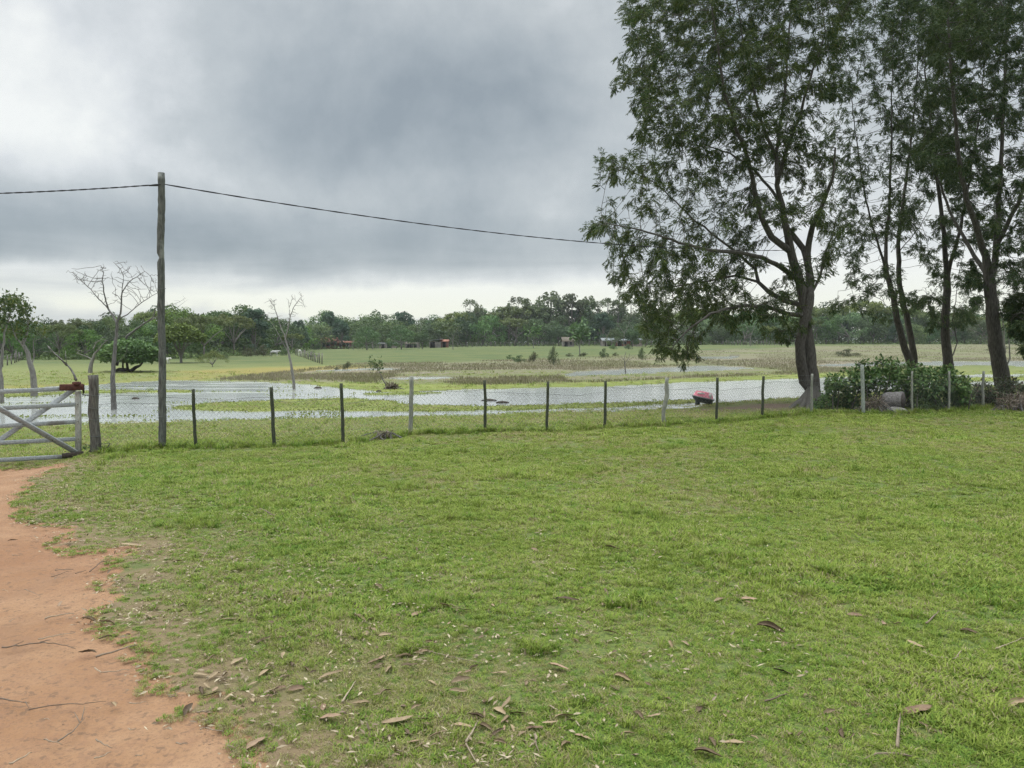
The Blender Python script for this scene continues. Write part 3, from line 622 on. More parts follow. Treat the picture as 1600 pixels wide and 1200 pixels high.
# ------------------------------------------------------------------ far houses and sheds
def house(name, u0, u1, vb, vt, ve, label, cat, wallm, roofm, depth=5, openings=(), mono=False, over=.3, D=None):
    """front wall from u0 to u1; vb base, ve eaves, vt ridge rows"""
    if D is None: D = ground((u0 + u1) / 2, vb).y
    x0, x1 = at(u0, vb, D).x, at(u1, vb, D).x; zb_ = min(gz(x0, D), gz(x1, D)) - .1; ze, zr = at(u0, ve, D).z, at(u0, vt, D).z
    e = empty(name, ((x0 + x1) / 2, D, zb_), label, cat); hw = (x1 - x0) / 2; H = ze - zb_; Rr = zr - zb_
    V = [(-hw, 0, 0), (hw, 0, 0), (hw, depth, 0), (-hw, depth, 0), (-hw, 0, H), (hw, 0, H), (hw, depth, H), (-hw, depth, H)]; Fc = [(0, 1, 5, 4), (1, 2, 6, 5), (2, 3, 7, 6), (3, 0, 4, 7)]
    if not mono: V += [(-hw, depth / 2, Rr - .05), (hw, depth / 2, Rr - .05)]; Fc += [(4, 8, 7), (5, 6, 9)]
    ob('wall', me('wall', V, Fc, wallm), e)
    mb = MB()
    if mono: mb.bar((-hw - over, depth / 2, (H + Rr) / 2 - .1), (hw + over, depth / 2, Rr), depth + .6, .08, (0, 0, 1))
    else:
        sl = math.hypot(depth / 2 + over, Rr - H)
        for sg in (0, 1):
            y0 = -over if not sg else depth + over; zE = H - (Rr - H) * over / (depth / 2)
            t_ = .1; V = [(-hw - over, y0, zE), (hw + over, y0, zE), (hw + over, depth / 2, Rr), (-hw - over, depth / 2, Rr)]; V2 = [(a, b, c + t_) for a, b, c in V]
            mb.add(V + V2, Q=[[0, 1, 2, 3], [4, 5, 6, 7], [0, 1, 5, 4], [1, 2, 6, 5], [2, 3, 7, 6], [3, 0, 4, 7]])
    mb.build('roof', roofm, e)
    for (nm, uc, wv_, z0, z1) in openings:
        xc = at(uc, vb, D).x - (x0 + x1) / 2; mb = MB(); mb.box((xc, -.01, (z0 + z1) / 2), (wv_, .06, z1 - z0)); o = mb.build(nm, M['door'], e)
        mb = MB(); w2 = wv_ / 2 + .06
        for a_, b_, c_, d_ in ((-w2, z0, .1, z1 - z0), (w2, z0, .1, z1 - z0)): mb.box((xc + a_, -.03, (z0 + z1) / 2), (.1, .1, d_))
        mb.box((xc, -.03, z1 + .05), (wv_ + .24, .1, .1)); mb.build('frame', M['plaster'], o)
    return e
house('brick_house', 501, 522, 545.5, 527.5, 534, 'low red brick house with an orange tiled roof at the far field edge', 'house', M['brick'], M['tile'], 6, (('window', 513, .8, 1.0, 1.9), ('door', 506, .8, .1, 1.9)))
house('brick_house', 525, 552, 545.5, 533, 535.5, 'long dark red brick shed adjoining the house with the orange roof', 'house', M['brick'], M['tile'], 5, (('window', 533, .7, 1.0, 1.6), ('door', 543, .8, .1, 1.7)), D=ground(510, 545.5).y + 1)
house('tin_shed', 483, 500, 545, 523, 528, 'small shed with a bright tin roof just left of the red brick house', 'shed', M['shed'], M['tin'], 4, (('window', 490, .7, 1.0, 1.7),), D=ground(510, 545.5).y + 9)
house('farm_shed', 592, 619, 544, 535.5, 537.3, 'low pale pinkish shed under dark trees right of the red house', 'shed', M['plaster'], M['tin'], 4, (('door', 598, .9, .1, 1.4), ('door', 608, 1.1, .1, 1.4)))
house('farm_shed', 633, 652, 543.5, 535, 537, 'low cream shed with wide dark openings in the middle distance tree line', 'shed', M['plaster'], M['thatch'], 4, (('door', 637, .9, .1, 1.2), ('door', 643, .9, .1, 1.2), ('door', 649, .7, .1, 1.2)))
house('tin_shed', 671, 688, 543.5, 529.5, 534, 'open shed with a slanting white tin roof beside a bare pale tree', 'shed', M['shed'], M['tin'], 4, (('door', 676, 1.2, .1, 1.6),), True)
house('brick_house', 688.5, 699, 543, 531, 533.5, 'small square red brick hut against the slanting roofed shed', 'house', M['brick'], M['tile'], 4, (('door', 694, .8, .1, 1.6),))
house('thatched_hut', 880, 897, 541.5, 527, 533, 'little grey hut with a pointed thatched roof among the far trees', 'hut', M['shed'], M['thatch'], 5, (('door', 884.5, .8, .1, 1.4), ('window', 892, .5, .6, 1.2)))
house('tin_shed', 942, 960, 541, 528.5, 532, 'dark shed with a bright tin roof left of the pale bare trees', 'shed', M['shed'], M['tin'], 5, (('door', 950, 1.4, .1, 1.5),))
house('tin_shed', 964, 985, 541, 530, 532, 'longer low shed with a rusty pale tin roof behind the pale bare trees', 'shed', M['brick'], M['tin'], 5, (('door', 968, 1.0, .1, 1.5), ('window', 976, .8, .6, 1.2)))
house('tin_shed', 990, 1003, 541, 529, 531, 'small tin roofed shed half hidden by the hanging branches of the big tree', 'shed', M['plaster'], M['tin'], 4, (('window', 996, .7, .6, 1.2),))
# far post-and-wire fences
def farfence(pts, label, n, h=1.1, group='old post and wire fences across the far field'):
    G = [ground(u, v) for u, v in pts]; e = empty('field_fence', G[0], label, 'fence', group); o0 = np.array(G[0])
    for j in range(n):
        s = j / (n - 1) * (len(G) - 1); i = min(int(s), len(G) - 2); p = np.array(G[i]) * (1 - s + i) + np.array(G[i + 1]) * (s - i); p[2] = gz(p[0], p[1])
        mb = MB(); mb.tube([p - o0 - (0, 0, .1), p - o0 + (.05 * math.sin(j * 3), 0, h * (.9 + .2 * math.sin(j * 7.7)))], .06, 5); mb.build('post', M['farbark'], e)
    for hh in (.35, .7, 1.0):
        mb = MB(); mb.tube([np.array(ground(u, v)) - o0 + (0, 0, hh) for u, v in pts], .012, 3, 0, False); mb.build('strand', M['wire'], e)
farfence([(700, 543.4), (780, 541.5), (860, 541.3), (960, 541), (1030, 540.5)], 'old post and wire fence in front of the far sheds', 44, 1.2)
farfence([(545, 546.2), (600, 545.4), (660, 544.5)], 'short row of fence posts right of the red brick house', 16, 1.2)
farfence([(1130, 540), (1200, 539.8), (1262, 539.6)], 'dark picket like fence far off left of the big trunk', 32, 1.3)
farfence([(-60, 584), (-10, 577), (22, 568), (34, 562.5)], 'overgrown fence slanting into the field at the left edge', 14, 1.2)
farfence([(462, 555), (475, 559), (488, 564), (503, 569)], 'fence slanting down the field behind the slim dead tree', 16, 1.1)
# ------------------------------------------------------------------ trees
GROW = {}
def grow(paths, att, step, kill, infl, iters, seed=0, grav=0.0):
    """space colonisation from hand-laid limbs towards points of the crown"""
    rng = np.random.default_rng(seed); pos = []; par = []; pid = []
    for ip_, Pth in enumerate(paths):
        Pth = np.array(Pth, float); nseg = len(Pth) - 1
        if pos: k = int(np.argmin(((np.array(pos) - Pth[0]) ** 2).sum(1)))
        else: pos.append(Pth[0]); par.append(-1); k = 0; pid.append((0, 0.))
        for i in range(len(Pth) - 1):
            n = max(1, int(np.linalg.norm(Pth[i + 1] - Pth[i]) / step)); s0 = np.array(pos[k]) if i == 0 else Pth[i]
            for j in range(1, n + 1):
                pos.append(s0 + (Pth[i + 1] - s0) * j / n + rng.normal(0, step * .05, 3)); par.append(k); k = len(pos) - 1; pid.append((ip_, (i + j / n) / nseg))
    npaths = len(pos); pos = list(pos); GROW['pid'] = pid; A = np.array(att); alive = np.ones(len(A), bool)
    Pn = np.array(pos); D2 = ((A[:, None] - Pn[None]) ** 2).sum(-1); nd = D2.min(1); ni = D2.argmin(1)
    for it in range(iters):
        m = alive & (nd < infl * infl)
        if not m.any(): m = alive & (nd < 1e9)
        if not m.any(): break
        P_ = np.array(pos); idx = ni[m]; d = unit(A[m] - P_[idx]); acc = np.zeros((len(pos), 3)); np.add.at(acc, idx, d); u = np.unique(idx)
        nd_ = unit(acc[u] + rng.normal(0, .25, (len(u), 3)) + np.array([0, 0, grav])); nw = P_[u] + nd_ * step
        st = len(pos); pos.extend(nw); par.extend(u.tolist())
        ai = np.where(alive)[0]; D2 = ((A[ai][:, None] - nw[None]) ** 2).sum(-1); mn = D2.min(1); mi = D2.argmin(1); b_ = mn < nd[ai]
        nd[ai[b_]] = mn[b_]; ni[ai[b_]] = mi[b_] + st; alive &= nd > kill * kill
    return np.array(pos), np.array(par), npaths
def skeleton(pos, par, Rb, Rt, seed=0, TP=1.15, RAD=None):
    n = len(pos); tips = np.zeros(n); ch = [[] for _ in range(n)]
    for i in range(1, n): ch[par[i]].append(i)
    order = list(range(n - 1, -1, -1))
    for i in order:
        if not ch[i]: tips[i] = 1
        if par[i] >= 0: tips[par[i]] += tips[i]
    hl = np.zeros(n)
    for i in order:
        if par[i] >= 0: hl[par[i]] = max(hl[par[i]], hl[i] + np.linalg.norm(pos[i] - pos[par[i]]))
    R = Rt + (Rb - Rt) * (hl / hl[0]) ** TP * (tips / tips[0]) ** .36
    for i, (a, b) in enumerate(GROW['pid'] if RAD else []):
        if a in RAD: R[i] = np.interp(b, *RAD[a])
    mb = MB(); st = [(0, -1)]
    while st:
        i, p = st.pop(); ln = [p, i] if p >= 0 else [i]; rr_ = [min(R[p], R[i] * 1.15), R[i]] if p >= 0 else [R[i]]
        while ch[i]:
            c = max(ch[i], key=lambda q: tips[q])
            for q in ch[i]:
                if q != c: st.append((q, i))
            ln.append(c); rr_.append(R[c]); i = c
        if len(ln) > 1: rr_[-1] *= .5; mb.tube(pos[ln], rr_, 12 if max(rr_) > .12 else (7 if max(rr_) > .03 else 4), .05 if max(rr_) > .1 else 0, False)
    return mb, R, tips, ch
def blobpts(blobs, D, n, depth, seed=0, kpx=None):
    rng = np.random.default_rng(seed); wts = np.array([b[2] ** 2.2 for b in blobs], float); wts /= wts.sum(); out = []
    for i in rng.choice(len(blobs), n, p=wts):
        u, v, r = blobs[i][:3]; d0 = blobs[i][3] if len(blobs[i]) > 3 else rng.uniform(-depth, depth)
        c = np.array(at(u, v, D + d0)); rr_ = r * D / F; q = unit(rng.normal(size=3)) * rr_ * rng.uniform(.0, 1) ** .4; out.append(c + q)
    return np.array(out)
def feather(P, D_, n_spr, L0, W0, droop, rng, per=8):
    """drooping feathery sprays: leaflets paired along a short stalk"""
    k = rng.integers(0, len(P), n_spr) if n_spr < len(P) else np.concatenate([np.arange(len(P)), rng.integers(0, len(P), n_spr - len(P))])
    p = P[k] + rng.normal(0, .05, (len(k), 3)); d = unit(unit(D_[k]) + rng.normal(0, .75, (len(k), 3)) + np.array([0, 0, -droop * .6])); ls = rng.uniform(.65, 1.25, len(k))
    Pp, Dd, Nn, Ll = [], [], [], []
    up = np.array([0, 0, 1.]); sd_ = unit(np.cross(d, up) + 1e-3)
    for j in range(per):
        t = (j // 2 + 1) / (per / 2); q = p + d * (L0 * 1.6 * t * ls)[:, None] - np.array([0, 0, 1]) * (droop * .35 * L0 * t * t * ls)[:, None]
        sg = 1 if j % 2 else -1; dd = unit(d * (.75 + .35 * t) + sd_ * sg * (1.0 - .5 * t) + np.array([0, 0, -droop]) * (.35 + .5 * t) + rng.normal(0, .18, p.shape))
        Pp.append(q); Dd.append(dd); Nn.append(unit(up + rng.normal(0, .45, p.shape))); Ll.append(L0 * ls * rng.uniform(.7, 1.15, len(k)))
    Ll = np.concatenate(Ll); return leafcards(np.concatenate(Pp), np.concatenate(Dd), np.concatenate(Nn), Ll, Ll * W0, .2)
CLTH = .40
def big_tree(base, label, paths, blobs, D, natt, depth, Rb, lm, bm, nspr, seed, L0=.135, extra=None, step=.3, cat='tree', group=None, droop=.8, name='tree', rad=None):
    att = blobpts(blobs, D, natt, depth, seed); pos, par, npth = grow(paths, att, step, step * 1.5, step * 9, 90, seed, .05)
    mb, R, tips, ch = skeleton(pos, par, Rb, .007, seed, 1.6, rad); rng = np.random.default_rng(seed)
    e = empty(name, tuple(base), label, cat, group); b0 = np.array(base)
    if extra: extra(mb)
    mb.V = [v - b0 for v in mb.V]; mb.build('trunk', bm, e, smooth=True)
    sel = np.where((tips <= 5) & (np.arange(len(pos)) >= npth * 0 + 5) & (par >= 0))[0]; sel = sel[pos[sel][:, 2] > b0[2] + 1.0]
    sel = sel[sel >= npth] if (sel >= npth).sum() > 50 else sel; sel = sel[(tips[sel] <= 3)] if (tips[sel] <= 3).sum() > 50 else sel
    s_ = pos[sel]; cl = .5 * vn(s_[:, 0] / .9 + s_[:, 1] / 1.3, s_[:, 2] / .7, 5) + .5 * vn(s_[:, 1] / .9 - s_[:, 0] / 1.6, s_[:, 2] / .8 + 7, 6); sel = sel[cl > CLTH]
    dirs = unit(pos[sel] - pos[par[sel]]); V, T_ = feather(pos[sel], dirs, nspr, L0, .22, droop, rng, 12)
    ob('crown', me('crown', V - b0, T_, lm), e); return e, len(pos)
def px(D, *pts): return [np.array(at(u, v, D + (d[0] if d else 0))) for u, v, *d in pts]
# the big tree standing at the water edge
TB = ground(1270, 629); D1 = TB.y; TB2 = np.array(TB) - (0, 0, .25)
def roots(mb):
    for u, v, r in ((1235, 637, .10), (1252, 636, .13), (1262, 641, .10), (1282, 634, .12), (1292, 630, .09), (1244, 631, .08)):
        g_ = np.array(ground(u, v)); a = np.array(TB) + (0, 0, .45); mb.tube([a, a * .5 + g_ * .5 - (0, 0, .08), g_ - (0, 0, .03), g_ + (g_ - a) * .25 - (0, 0, .12)], [r * 1.9, r * 1.3, r * .8, r * .3], 7, .08)
paths = [px(D1, (1274, 634), (1271, 600), (1266, 560), (1262, 520), (1258, 480), (1250, 440), (1238, 405), (1232, 380), (1227, 350), (1222, 320), (1214, 290), (1212, 250, .5), (1218, 200, .8), (1226, 150, 1), (1230, 80, 1.3), (1236, 10, 1.5), (1240, -60, 1.5)),
  px(D1, (1265, 622), (1257, 595, -.1), (1251, 565, -.2), (1250, 535, -.3), (1256, 505, -.3), (1264, 475, -.2), (1267, 440, .1), (1262, 412, .3), (1256, 390, .6), (1240, 370, .8), (1226, 352, 1)),
  px(D1, (1261, 412, .4), (1263, 380, .4), (1270, 350), (1285, 320, -.5), (1300, 280, -1), (1306, 230, -1.2)),
  px(D1, (1226, 390), (1205, 370, -.3), (1190, 340, -.6), (1180, 300, -.8), (1170, 250, -1.2), (1150, 200, -1.8), (1130, 140, -2.2), (1120, 60, -2.5), (1110, 0, -2.8)),
  px(D1, (1222, 320), (1200, 290, .5), (1176, 262, 1), (1140, 240, 1.6), (1100, 226, 2.2), (1050, 210, 3)),
  px(D1, (1216, 290), (1226, 240, -.5), (1250, 180, -1), (1270, 110, -1.6), (1290, 50, -2)),
  px(D1, (1213, 245, .5), (1190, 190, .5), (1176, 130, .5), (1160, 60, .4), (1150, -10, .2)),
  px(D1, (1250, 445), (1225, 420, -.8), (1190, 402, -1.6), (1150, 394, -2.4), (1100, 390, -3), (1050, 375, -3.4), (1000, 360, -3.6), (955, 352, -3.8)),
  px(D1, (1255, 480), (1228, 470, .3), (1200, 455, .6), (1186, 440, .8), (1180, 420, .9), (1160, 402, 1), (1120, 370, 1.6), (1080, 340, 2), (1030, 290, 2.6), (975, 262, 3)),
  px(D1, (1258, 500), (1230, 490, -1), (1190, 478, -2), (1150, 478, -3), (1110, 490, -3.6), (1070, 520, -4), (1050, 545, -4)),
  px(D1, (1186, 440, .8), (1150, 430, .4), (1100, 440, 0), (1040, 450, -.4), (990, 445, -.6)),
  px(D1, (1278, 470, .2), (1283, 430, .3), (1286, 400, .3), (1300, 370, .6), (1306, 340, .8))]
blobs = [(1040, 30, 62), (1140, 20, 95), (1250, 20, 85), (1005, 120, 48), (1090, 130, 95), (1190, 120, 85), (1275, 110, 60), (1035, 205, 60), (1130, 220, 85), (1215, 220, 62), (965, 262, 34), (1010, 285, 52), (1085, 310, 70),
  (1165, 330, 48), (942, 352, 30), (1000, 380, 52), (1075, 395, 72), (1150, 400, 52), (985, 440, 40), (1055, 470, 55), (1045, 530, 38), (1125, 465, 48), (1075, 552, 24), (1245, 325, 36), (1262, 255, 50), (1292, 350, 34),
  (1222, 520, 24), (1180, 480, 30), (1235, 445, 30), (1100, -70, 90), (1210, -80, 95), (1300, -40, 70), (1030, 500, 35), (1150, 500, 25), (1260, 500, 16), (1000, 60, 30), (990, 20, 26), (1290, 420, 22), (950, 250, 20), (930, 360, 16), (925, 352, 12)]
e, n_ = big_tree(tuple(np.array(TB)), 'large double trunked tree with feathery dark foliage at the water edge left of the shrub', paths, blobs, D1, 9000, 3.6, .30, M['leaf'], M['bark'], 40000, 11, .105, roots, .26, rad={0: ([0, .15, .3, .45, .55, .75, 1], [.23, .20, .165, .135, .10, .055, .02]), 1: ([0, .5, 1], [.19, .15, .09]), 2: ([0, .3, 1], [.12, .10, .03]), 3: ([0, .3, 1], [.12, .09, .02]), 4: ([0, 1], [.06, .015]), 5: ([0, 1], [.08, .02]), 6: ([0, 1], [.07, .015]), 7: ([0, .3, 1], [.10, .07, .015]), 8: ([0, .3, 1], [.10, .07, .015]), 9: ([0, .3, 1], [.09, .065, .015]), 10: ([0, 1], [.05, .012]), 11: ([0, 1], [.055, .02])})
print('big tree nodes', n_)
# trees behind the shrub
def side_tree(D, base_uv, paths, blobs, label, Rb, seed, natt=1500, nspr=6000, depth=3, lm='leaf2', bm='darkbark', L0=.108, rad=None):
    g_ = at(base_uv[0], base_uv[1], D); b = (g_.x, D, gz(g_.x, D)); P_ = [px(D, *p) for p in paths]; P_[0][0] = np.array(b) - (0, 0, .15)
    return big_tree(b, label, P_, blobs, D, int(natt * 1.35), depth, Rb, M[lm], M[bm], int(nspr * 1.7), seed, L0, rad=rad)
side_tree(33, (1434, 600), [[(1434, 610), (1424, 570), (1411, 535), (1402, 500), (1396, 465), (1386, 430), (1375, 390), (1362, 350), (1350, 300, -.5), (1340, 230, -1), (1330, 150, -1.5)], [(1386, 430), (1384, 380, .5), (1390, 320, .8), (1392, 240, 1), (1394, 150, 1.2), (1396, 40, 1.5)],
    [(1375, 390), (1340, 360, -1), (1310, 340, -1.5)], [(1402, 500), (1380, 470, -1), (1340, 450, -2), (1310, 455, -2.5)]],
    [(1340, 60, 55), (1400, 60, 60), (1350, 150, 60), (1420, 160, 55), (1330, 260, 45), (1395, 260, 50), (1350, 350, 45), (1330, 400, 30), (1400, 350, 40), (1350, 455, 18), (1370, 0, 60), (1310, 200, 30), (1395, 430, 28), (1320, 300, 30), (1335, 432, 26), (1415, 465, 20), (1305, 475, 14), (1370, 490, 12)], 'slender leaning dark tree, first behind the shrub from the big tree', .17, 31)
side_tree(36, (1430, 600), [[(1430, 600), (1428, 560), (1423, 525), (1415, 490), (1408, 460), (1404, 420), (1404, 370), (1412, 310), (1420, 250, .5), (1430, 160, 1), (1436, 60, 1)], [(1404, 400), (1440, 350, .6), (1465, 300, 1), (1480, 250, 1.2)]],
    [(1440, 90, 55), (1430, 200, 50), (1470, 270, 45), (1420, 320, 35), (1470, 160, 45), (1440, 10, 60), (1450, 400, 30), (1440, 470, 20)], 'slender upright dark tree, second behind the shrub from the big tree', .17, 32, 1100, 4500)
side_tree(35, (1488, 600), [[(1488, 600), (1480, 560), (1476, 520), (1478, 480), (1480, 430), (1476, 380), (1470, 320), (1458, 240), (1450, 150, .5), (1440, 60, 1)], [(1474, 520), (1462, 495, -.3), (1452, 475, -.5), (1446, 450, -.5)], [(1480, 430), (1500, 360, -.6), (1515, 280, -1), (1530, 180, -1), (1540, 80, -1)], [(1484, 575), (1495, 535, .5), (1489, 500, .6), (1494, 460, .8), (1500, 420, .8)]],
    [(1500, 60, 55), (1530, 150, 50), (1480, 200, 45), (1520, 280, 40), (1490, 360, 38), (1510, 440, 28), (1520, 0, 60), (1460, 440, 25), (1500, 480, 14), (1540, 360, 25), (1468, 482, 20), (1512, 498, 16), (1450, 506, 12), (1440, 470, 16)], 'dark tree with a kinked trunk, third behind the shrub from the big tree', .24, 33, 1500, 6500)
side_tree(28, (1572, 610), [[(1572, 612), (1564, 580), (1556, 540), (1551, 500), (1548, 460), (1546, 430), (1540, 400), (1526, 360, -.3), (1510, 310, -.5), (1498, 250, -.6), (1492, 180, -.8), (1485, 100, -1), (1480, 20, -1)], [(1548, 445), (1555, 410, .3), (1558, 360, .5), (1562, 300, .6), (1566, 220, .8), (1570, 120, 1), (1572, 20, 1)],
    [(1546, 430), (1530, 410, .5), (1510, 380, 1), (1490, 340, 1.5), (1470, 290, 2), (1440, 230, 2)], [(1556, 380, .3), (1590, 320, 0), (1620, 240, 0), (1640, 150, 0)]],
    [(1500, 30, 60), (1570, 40, 65), (1640, 60, 60), (1480, 130, 45), (1560, 160, 55), (1640, 180, 55), (1590, 270, 50), (1500, 240, 40), (1640, 320, 50), (1560, 340, 35), (1600, 400, 38), (1450, 240, 30), (1640, 440, 40), (1530, 440, 20), (1585, 470, 22), (1560, -50, 70), (1460, -20, 55), (1592, 430, 28), (1605, 375, 36), (1520, 470, 18)], 'thick pale grey trunked forking tree near the right edge', .34, 34, 3200, 14000, 3.2, 'leaf2', 'bark', .108, {0: ([0, .15, .4, .5, 1], [.28, .24, .19, .12, .03]), 1: ([0, .3, 1], [.13, .10, .03]), 2: ([0, 1], [.09, .03]), 3: ([0, 1], [.09, .03])})
side_tree(25.5, (1640, 620), [[(1640, 640), (1642, 600), (1646, 550), (1650, 500), (1655, 420)], [(1644, 560), (1620, 520), (1600, 500), (1585, 490)], [(1646, 530), (1620, 540), (1595, 548)]],
    [(1592, 500, 22), (1600, 545, 24), (1625, 520, 35), (1650, 480, 45), (1600, 470, 20), (1650, 560, 35)], 'low bluish feathery tree leaning in at the right edge', .09, 35, 700, 3400, 1.2, 'leaf2', 'bark', .11)
side_tree(38, (1570, 610), [[(1566, 606), (1558, 570), (1550, 550), (1540, 525), (1528, 505), (1520, 490)], [(1553, 555), (1534, 522, .5), (1510, 512, 1)], [(1566, 590), (1570, 550), (1568, 510), (1562, 480), (1560, 450)], [(1566, 590), (1578, 560), (1576, 520), (1574, 470)], [(1562, 575), (1548, 540), (1546, 500)]],
    [(1525, 480, 16), (1565, 450, 22), (1580, 470, 20), (1545, 470, 16)], 'clump of pale leaning stems behind the thick trunk at the right', .10, 36, 260, 500, .8, 'yel', 'palebark')
# slim undergrowth bamboo-like saplings by the main trunk
# ------------------------------------------------------------------ dead trees
def dead_tree(base, D, label, paths, blobs, natt, Rb, seed, step=.12, depth=.8, mat='deadwood', Rt=.004, name='dead_tree', leaves=None):
    att = blobpts(blobs, D, natt, depth, seed) if natt else np.zeros((0, 3)); P_ = [px(D, *p) for p in paths]
    pos, par, npth = grow(P_, att, step, step * 1.4, step * 14, 60, seed, .35) if natt else grow(P_, [np.array([0, 0, -99.])], step, 1, 1, 0, seed)
    mb, R, tips, ch = skeleton(pos, par, Rb, Rt, seed); b0 = np.array(base); mb.V = [v - b0 for v in mb.V]
    e = empty(name, tuple(base), label, 'tree'); mb.build('trunk', M[mat], e, smooth=True)
    if leaves:
        n, lm, L0, wd = leaves; rng = np.random.default_rng(seed); sel = np.where((tips <= 3) & (np.arange(len(pos)) >= npth))[0]; k = rng.choice(sel, n)
        Pp = pos[k] + rng.normal(0, L0 * .8, (n, 3)); V, T_ = leafcards(Pp, rng.normal(0, 1, (n, 3)) + (0, 0, -.2), rng.normal(0, .5, (n, 3)) + (0, 0, 1), rng.uniform(.7, 1.2, n) * L0, rng.uniform(.7, 1.2, n) * L0 * wd)
        ob('crown', me('crown', V - b0, T_, M[lm]), e)
    return e
def wp(u, v): x_, y_ = onz(u, v, WZ); return (x_, y_, WZ - .15)
b = wp(178, 640); D = b[1]
dead_tree(b, D, 'tall bare dead tree with spreading branches standing in the flood left of the pole',
  [[(178, 646), (177, 620), (176, 590), (178, 560), (181, 530), (183, 505)], [(183, 507), (176, 492, .2), (165, 478, .3), (152, 465, .4), (142, 452, .5), (128, 440, .5), (114, 430, .6)], [(168, 480, .3), (163, 460, 0), (160, 440, -.1), (162, 425, -.2), (158, 415, -.2)],
   [(183, 505), (188, 490), (190, 470), (191, 450), (193, 432), (188, 420), (180, 412)], [(190, 470), (184, 462), (175, 458, .2)], [(186, 498), (200, 490, -.2), (212, 480, -.4), (225, 470, -.5), (238, 462, -.6), (246, 458, -.6)], [(192, 455), (202, 440, .2), (214, 432, .3), (226, 424, .4)],
   [(177, 565), (190, 562), (198, 550), (199, 535)]],
  [(128, 432, 18), (150, 435, 18), (165, 422, 16), (190, 420, 18), (212, 430, 20), (232, 440, 18), (232, 460, 14), (116, 428, 12), (205, 455, 16), (150, 460, 12), (178, 440, 14), (180, 470, 12)], 380, .10, 51, .11, .7, Rt=.0065)
dead_tree((at(181, 562, 60).x, 60, gz(at(181, 562, 60).x, 60)), 60, 'leaning dead tree reaching up to the right behind the tall pole', [[(182, 571), (188, 545), (200, 524), (222, 508), (240, 495), (243, 482), (250, 476)], [(222, 508), (245, 495, 1), (262, 488, 1), (280, 478, 1), (294, 468, 1)], [(243, 484), (270, 476), (290, 466)]],
  [(262, 474, 12), (285, 470, 10), (275, 500, 12), (245, 470, 8)], 60, .14, 52, .25, .6)
b = wp(459.5, 608); D = b[1]
dead_tree(b, D, 'slim pale dead tree with a twin bare crown standing alone in the flooded field', [[(460, 612), (458, 590), (454, 565), (450, 545), (446, 530), (444, 522)], [(450, 550), (441, 535), (434, 520), (428, 510), (422, 502), (416, 496)], [(445, 526), (440, 515), (435, 500), (432, 490), (428, 478), (422, 470)], [(446, 528), (450, 512), (453, 496), (458, 482), (466, 470), (472, 462)], [(454, 494), (452, 480), (456, 468)]],
  [(424, 475, 12), (435, 468, 8), (455, 470, 9), (468, 466, 12), (474, 478, 8), (415, 492, 9), (440, 500, 9), (460, 490, 9)], 260, .08, 53, .14, .6, 'palebark', .007)
b = ground(52, 618); D = b.y
dead_tree(tuple(b), D, 'sparse leafy tree with a pale bent trunk behind the left end of the gate', [[(54, 622), (53, 600), (51, 580), (46, 565), (44, 552), (38, 542), (34, 537)], [(50, 573), (53, 560, .3), (53, 545, .3), (52, 535, .3), (56, 520, .3)], [(34, 537), (26, 530), (20, 515), (18, 505)], [(34, 537), (28, 545), (20, 548), (16, 552)], [(52, 537, .3), (65, 528), (78, 524)], [(36, 538), (42, 525), (44, 505), (40, 485), (26, 470), (22, 466)]],
  [(8, 472, 7), (22, 466, 6), (36, 464, 5), (46, 476, 6), (28, 482, 9), (8, 492, 10), (40, 494, 9), (20, 505, 10), (56, 502, 7), (44, 512, 8), (4, 512, 8), (32, 522, 7), (66, 512, 5), (14, 522, 6)], 190, .14, 54, .2, .8, 'palebark', leaves=(1250, 'leaf', .16, .5))
b = ground(3, 628); D = b.y
dead_tree(tuple(b), D, 'slim pale tree with dark leaf tufts cut off by the left edge', [[(3, 632), (2, 600), (0, 580), (3, 560), (6, 535), (6, 520), (0, 505)], [(3, 555), (-6, 540), (-12, 520)], [(6, 520), (14, 500), (20, 480)]], [(0, 490, 14), (8, 475, 14), (-20, 500, 18), (20, 470, 9), (-15, 470, 16)], 90, .09, 55, .2, .7, 'palebark', leaves=(900, 'leaf', .17, .55))
b = ground(141, 583); D = b.y
dead_tree(tuple(b), D, 'small bare whitish tree with crooked branches left of the tall dead tree', [[(141, 586), (142, 570), (144, 562)], [(144, 562), (148, 552), (155, 545), (160, 538), (168, 532)], [(144, 564), (136, 558), (126, 554), (120, 552)], [(148, 552), (146, 545), (150, 535), (158, 530)], [(136, 558), (136, 548)]], [(155, 535, 9), (165, 530, 7), (125, 548, 7), (140, 540, 7)], 50, .17, 56, .3, .6, 'palebark', .012)
b = ground(605, 607.5); D = b.y
dead_tree(tuple(b), D, 'leaning sapling with a dark leafy top in the wetland behind the fence', [[(606, 610), (602, 600), (596, 588), (591, 577), (588, 571)], [(591, 577), (585, 570), (579, 563)], [(592, 578), (595, 574)]], [(583, 568, 6), (590, 572, 5), (578, 562, 3)], 30, .035, 57, .15, .3, 'deadwood', .006, 'sapling', (160, 'yel', .16, .5))
b = wp(978, 583); D = b[1]
dead_tree(b, D, 'thin bare sapling standing at the edge of the middle pond', [[(978, 586), (977, 575), (975, 562), (978, 550)], [(976, 568), (982, 560), (984, 552)], [(975, 564), (972, 558)]], [(977, 555, 5)], 12, .05, 58, .25, .3, 'deadwood', .012, 'sapling')
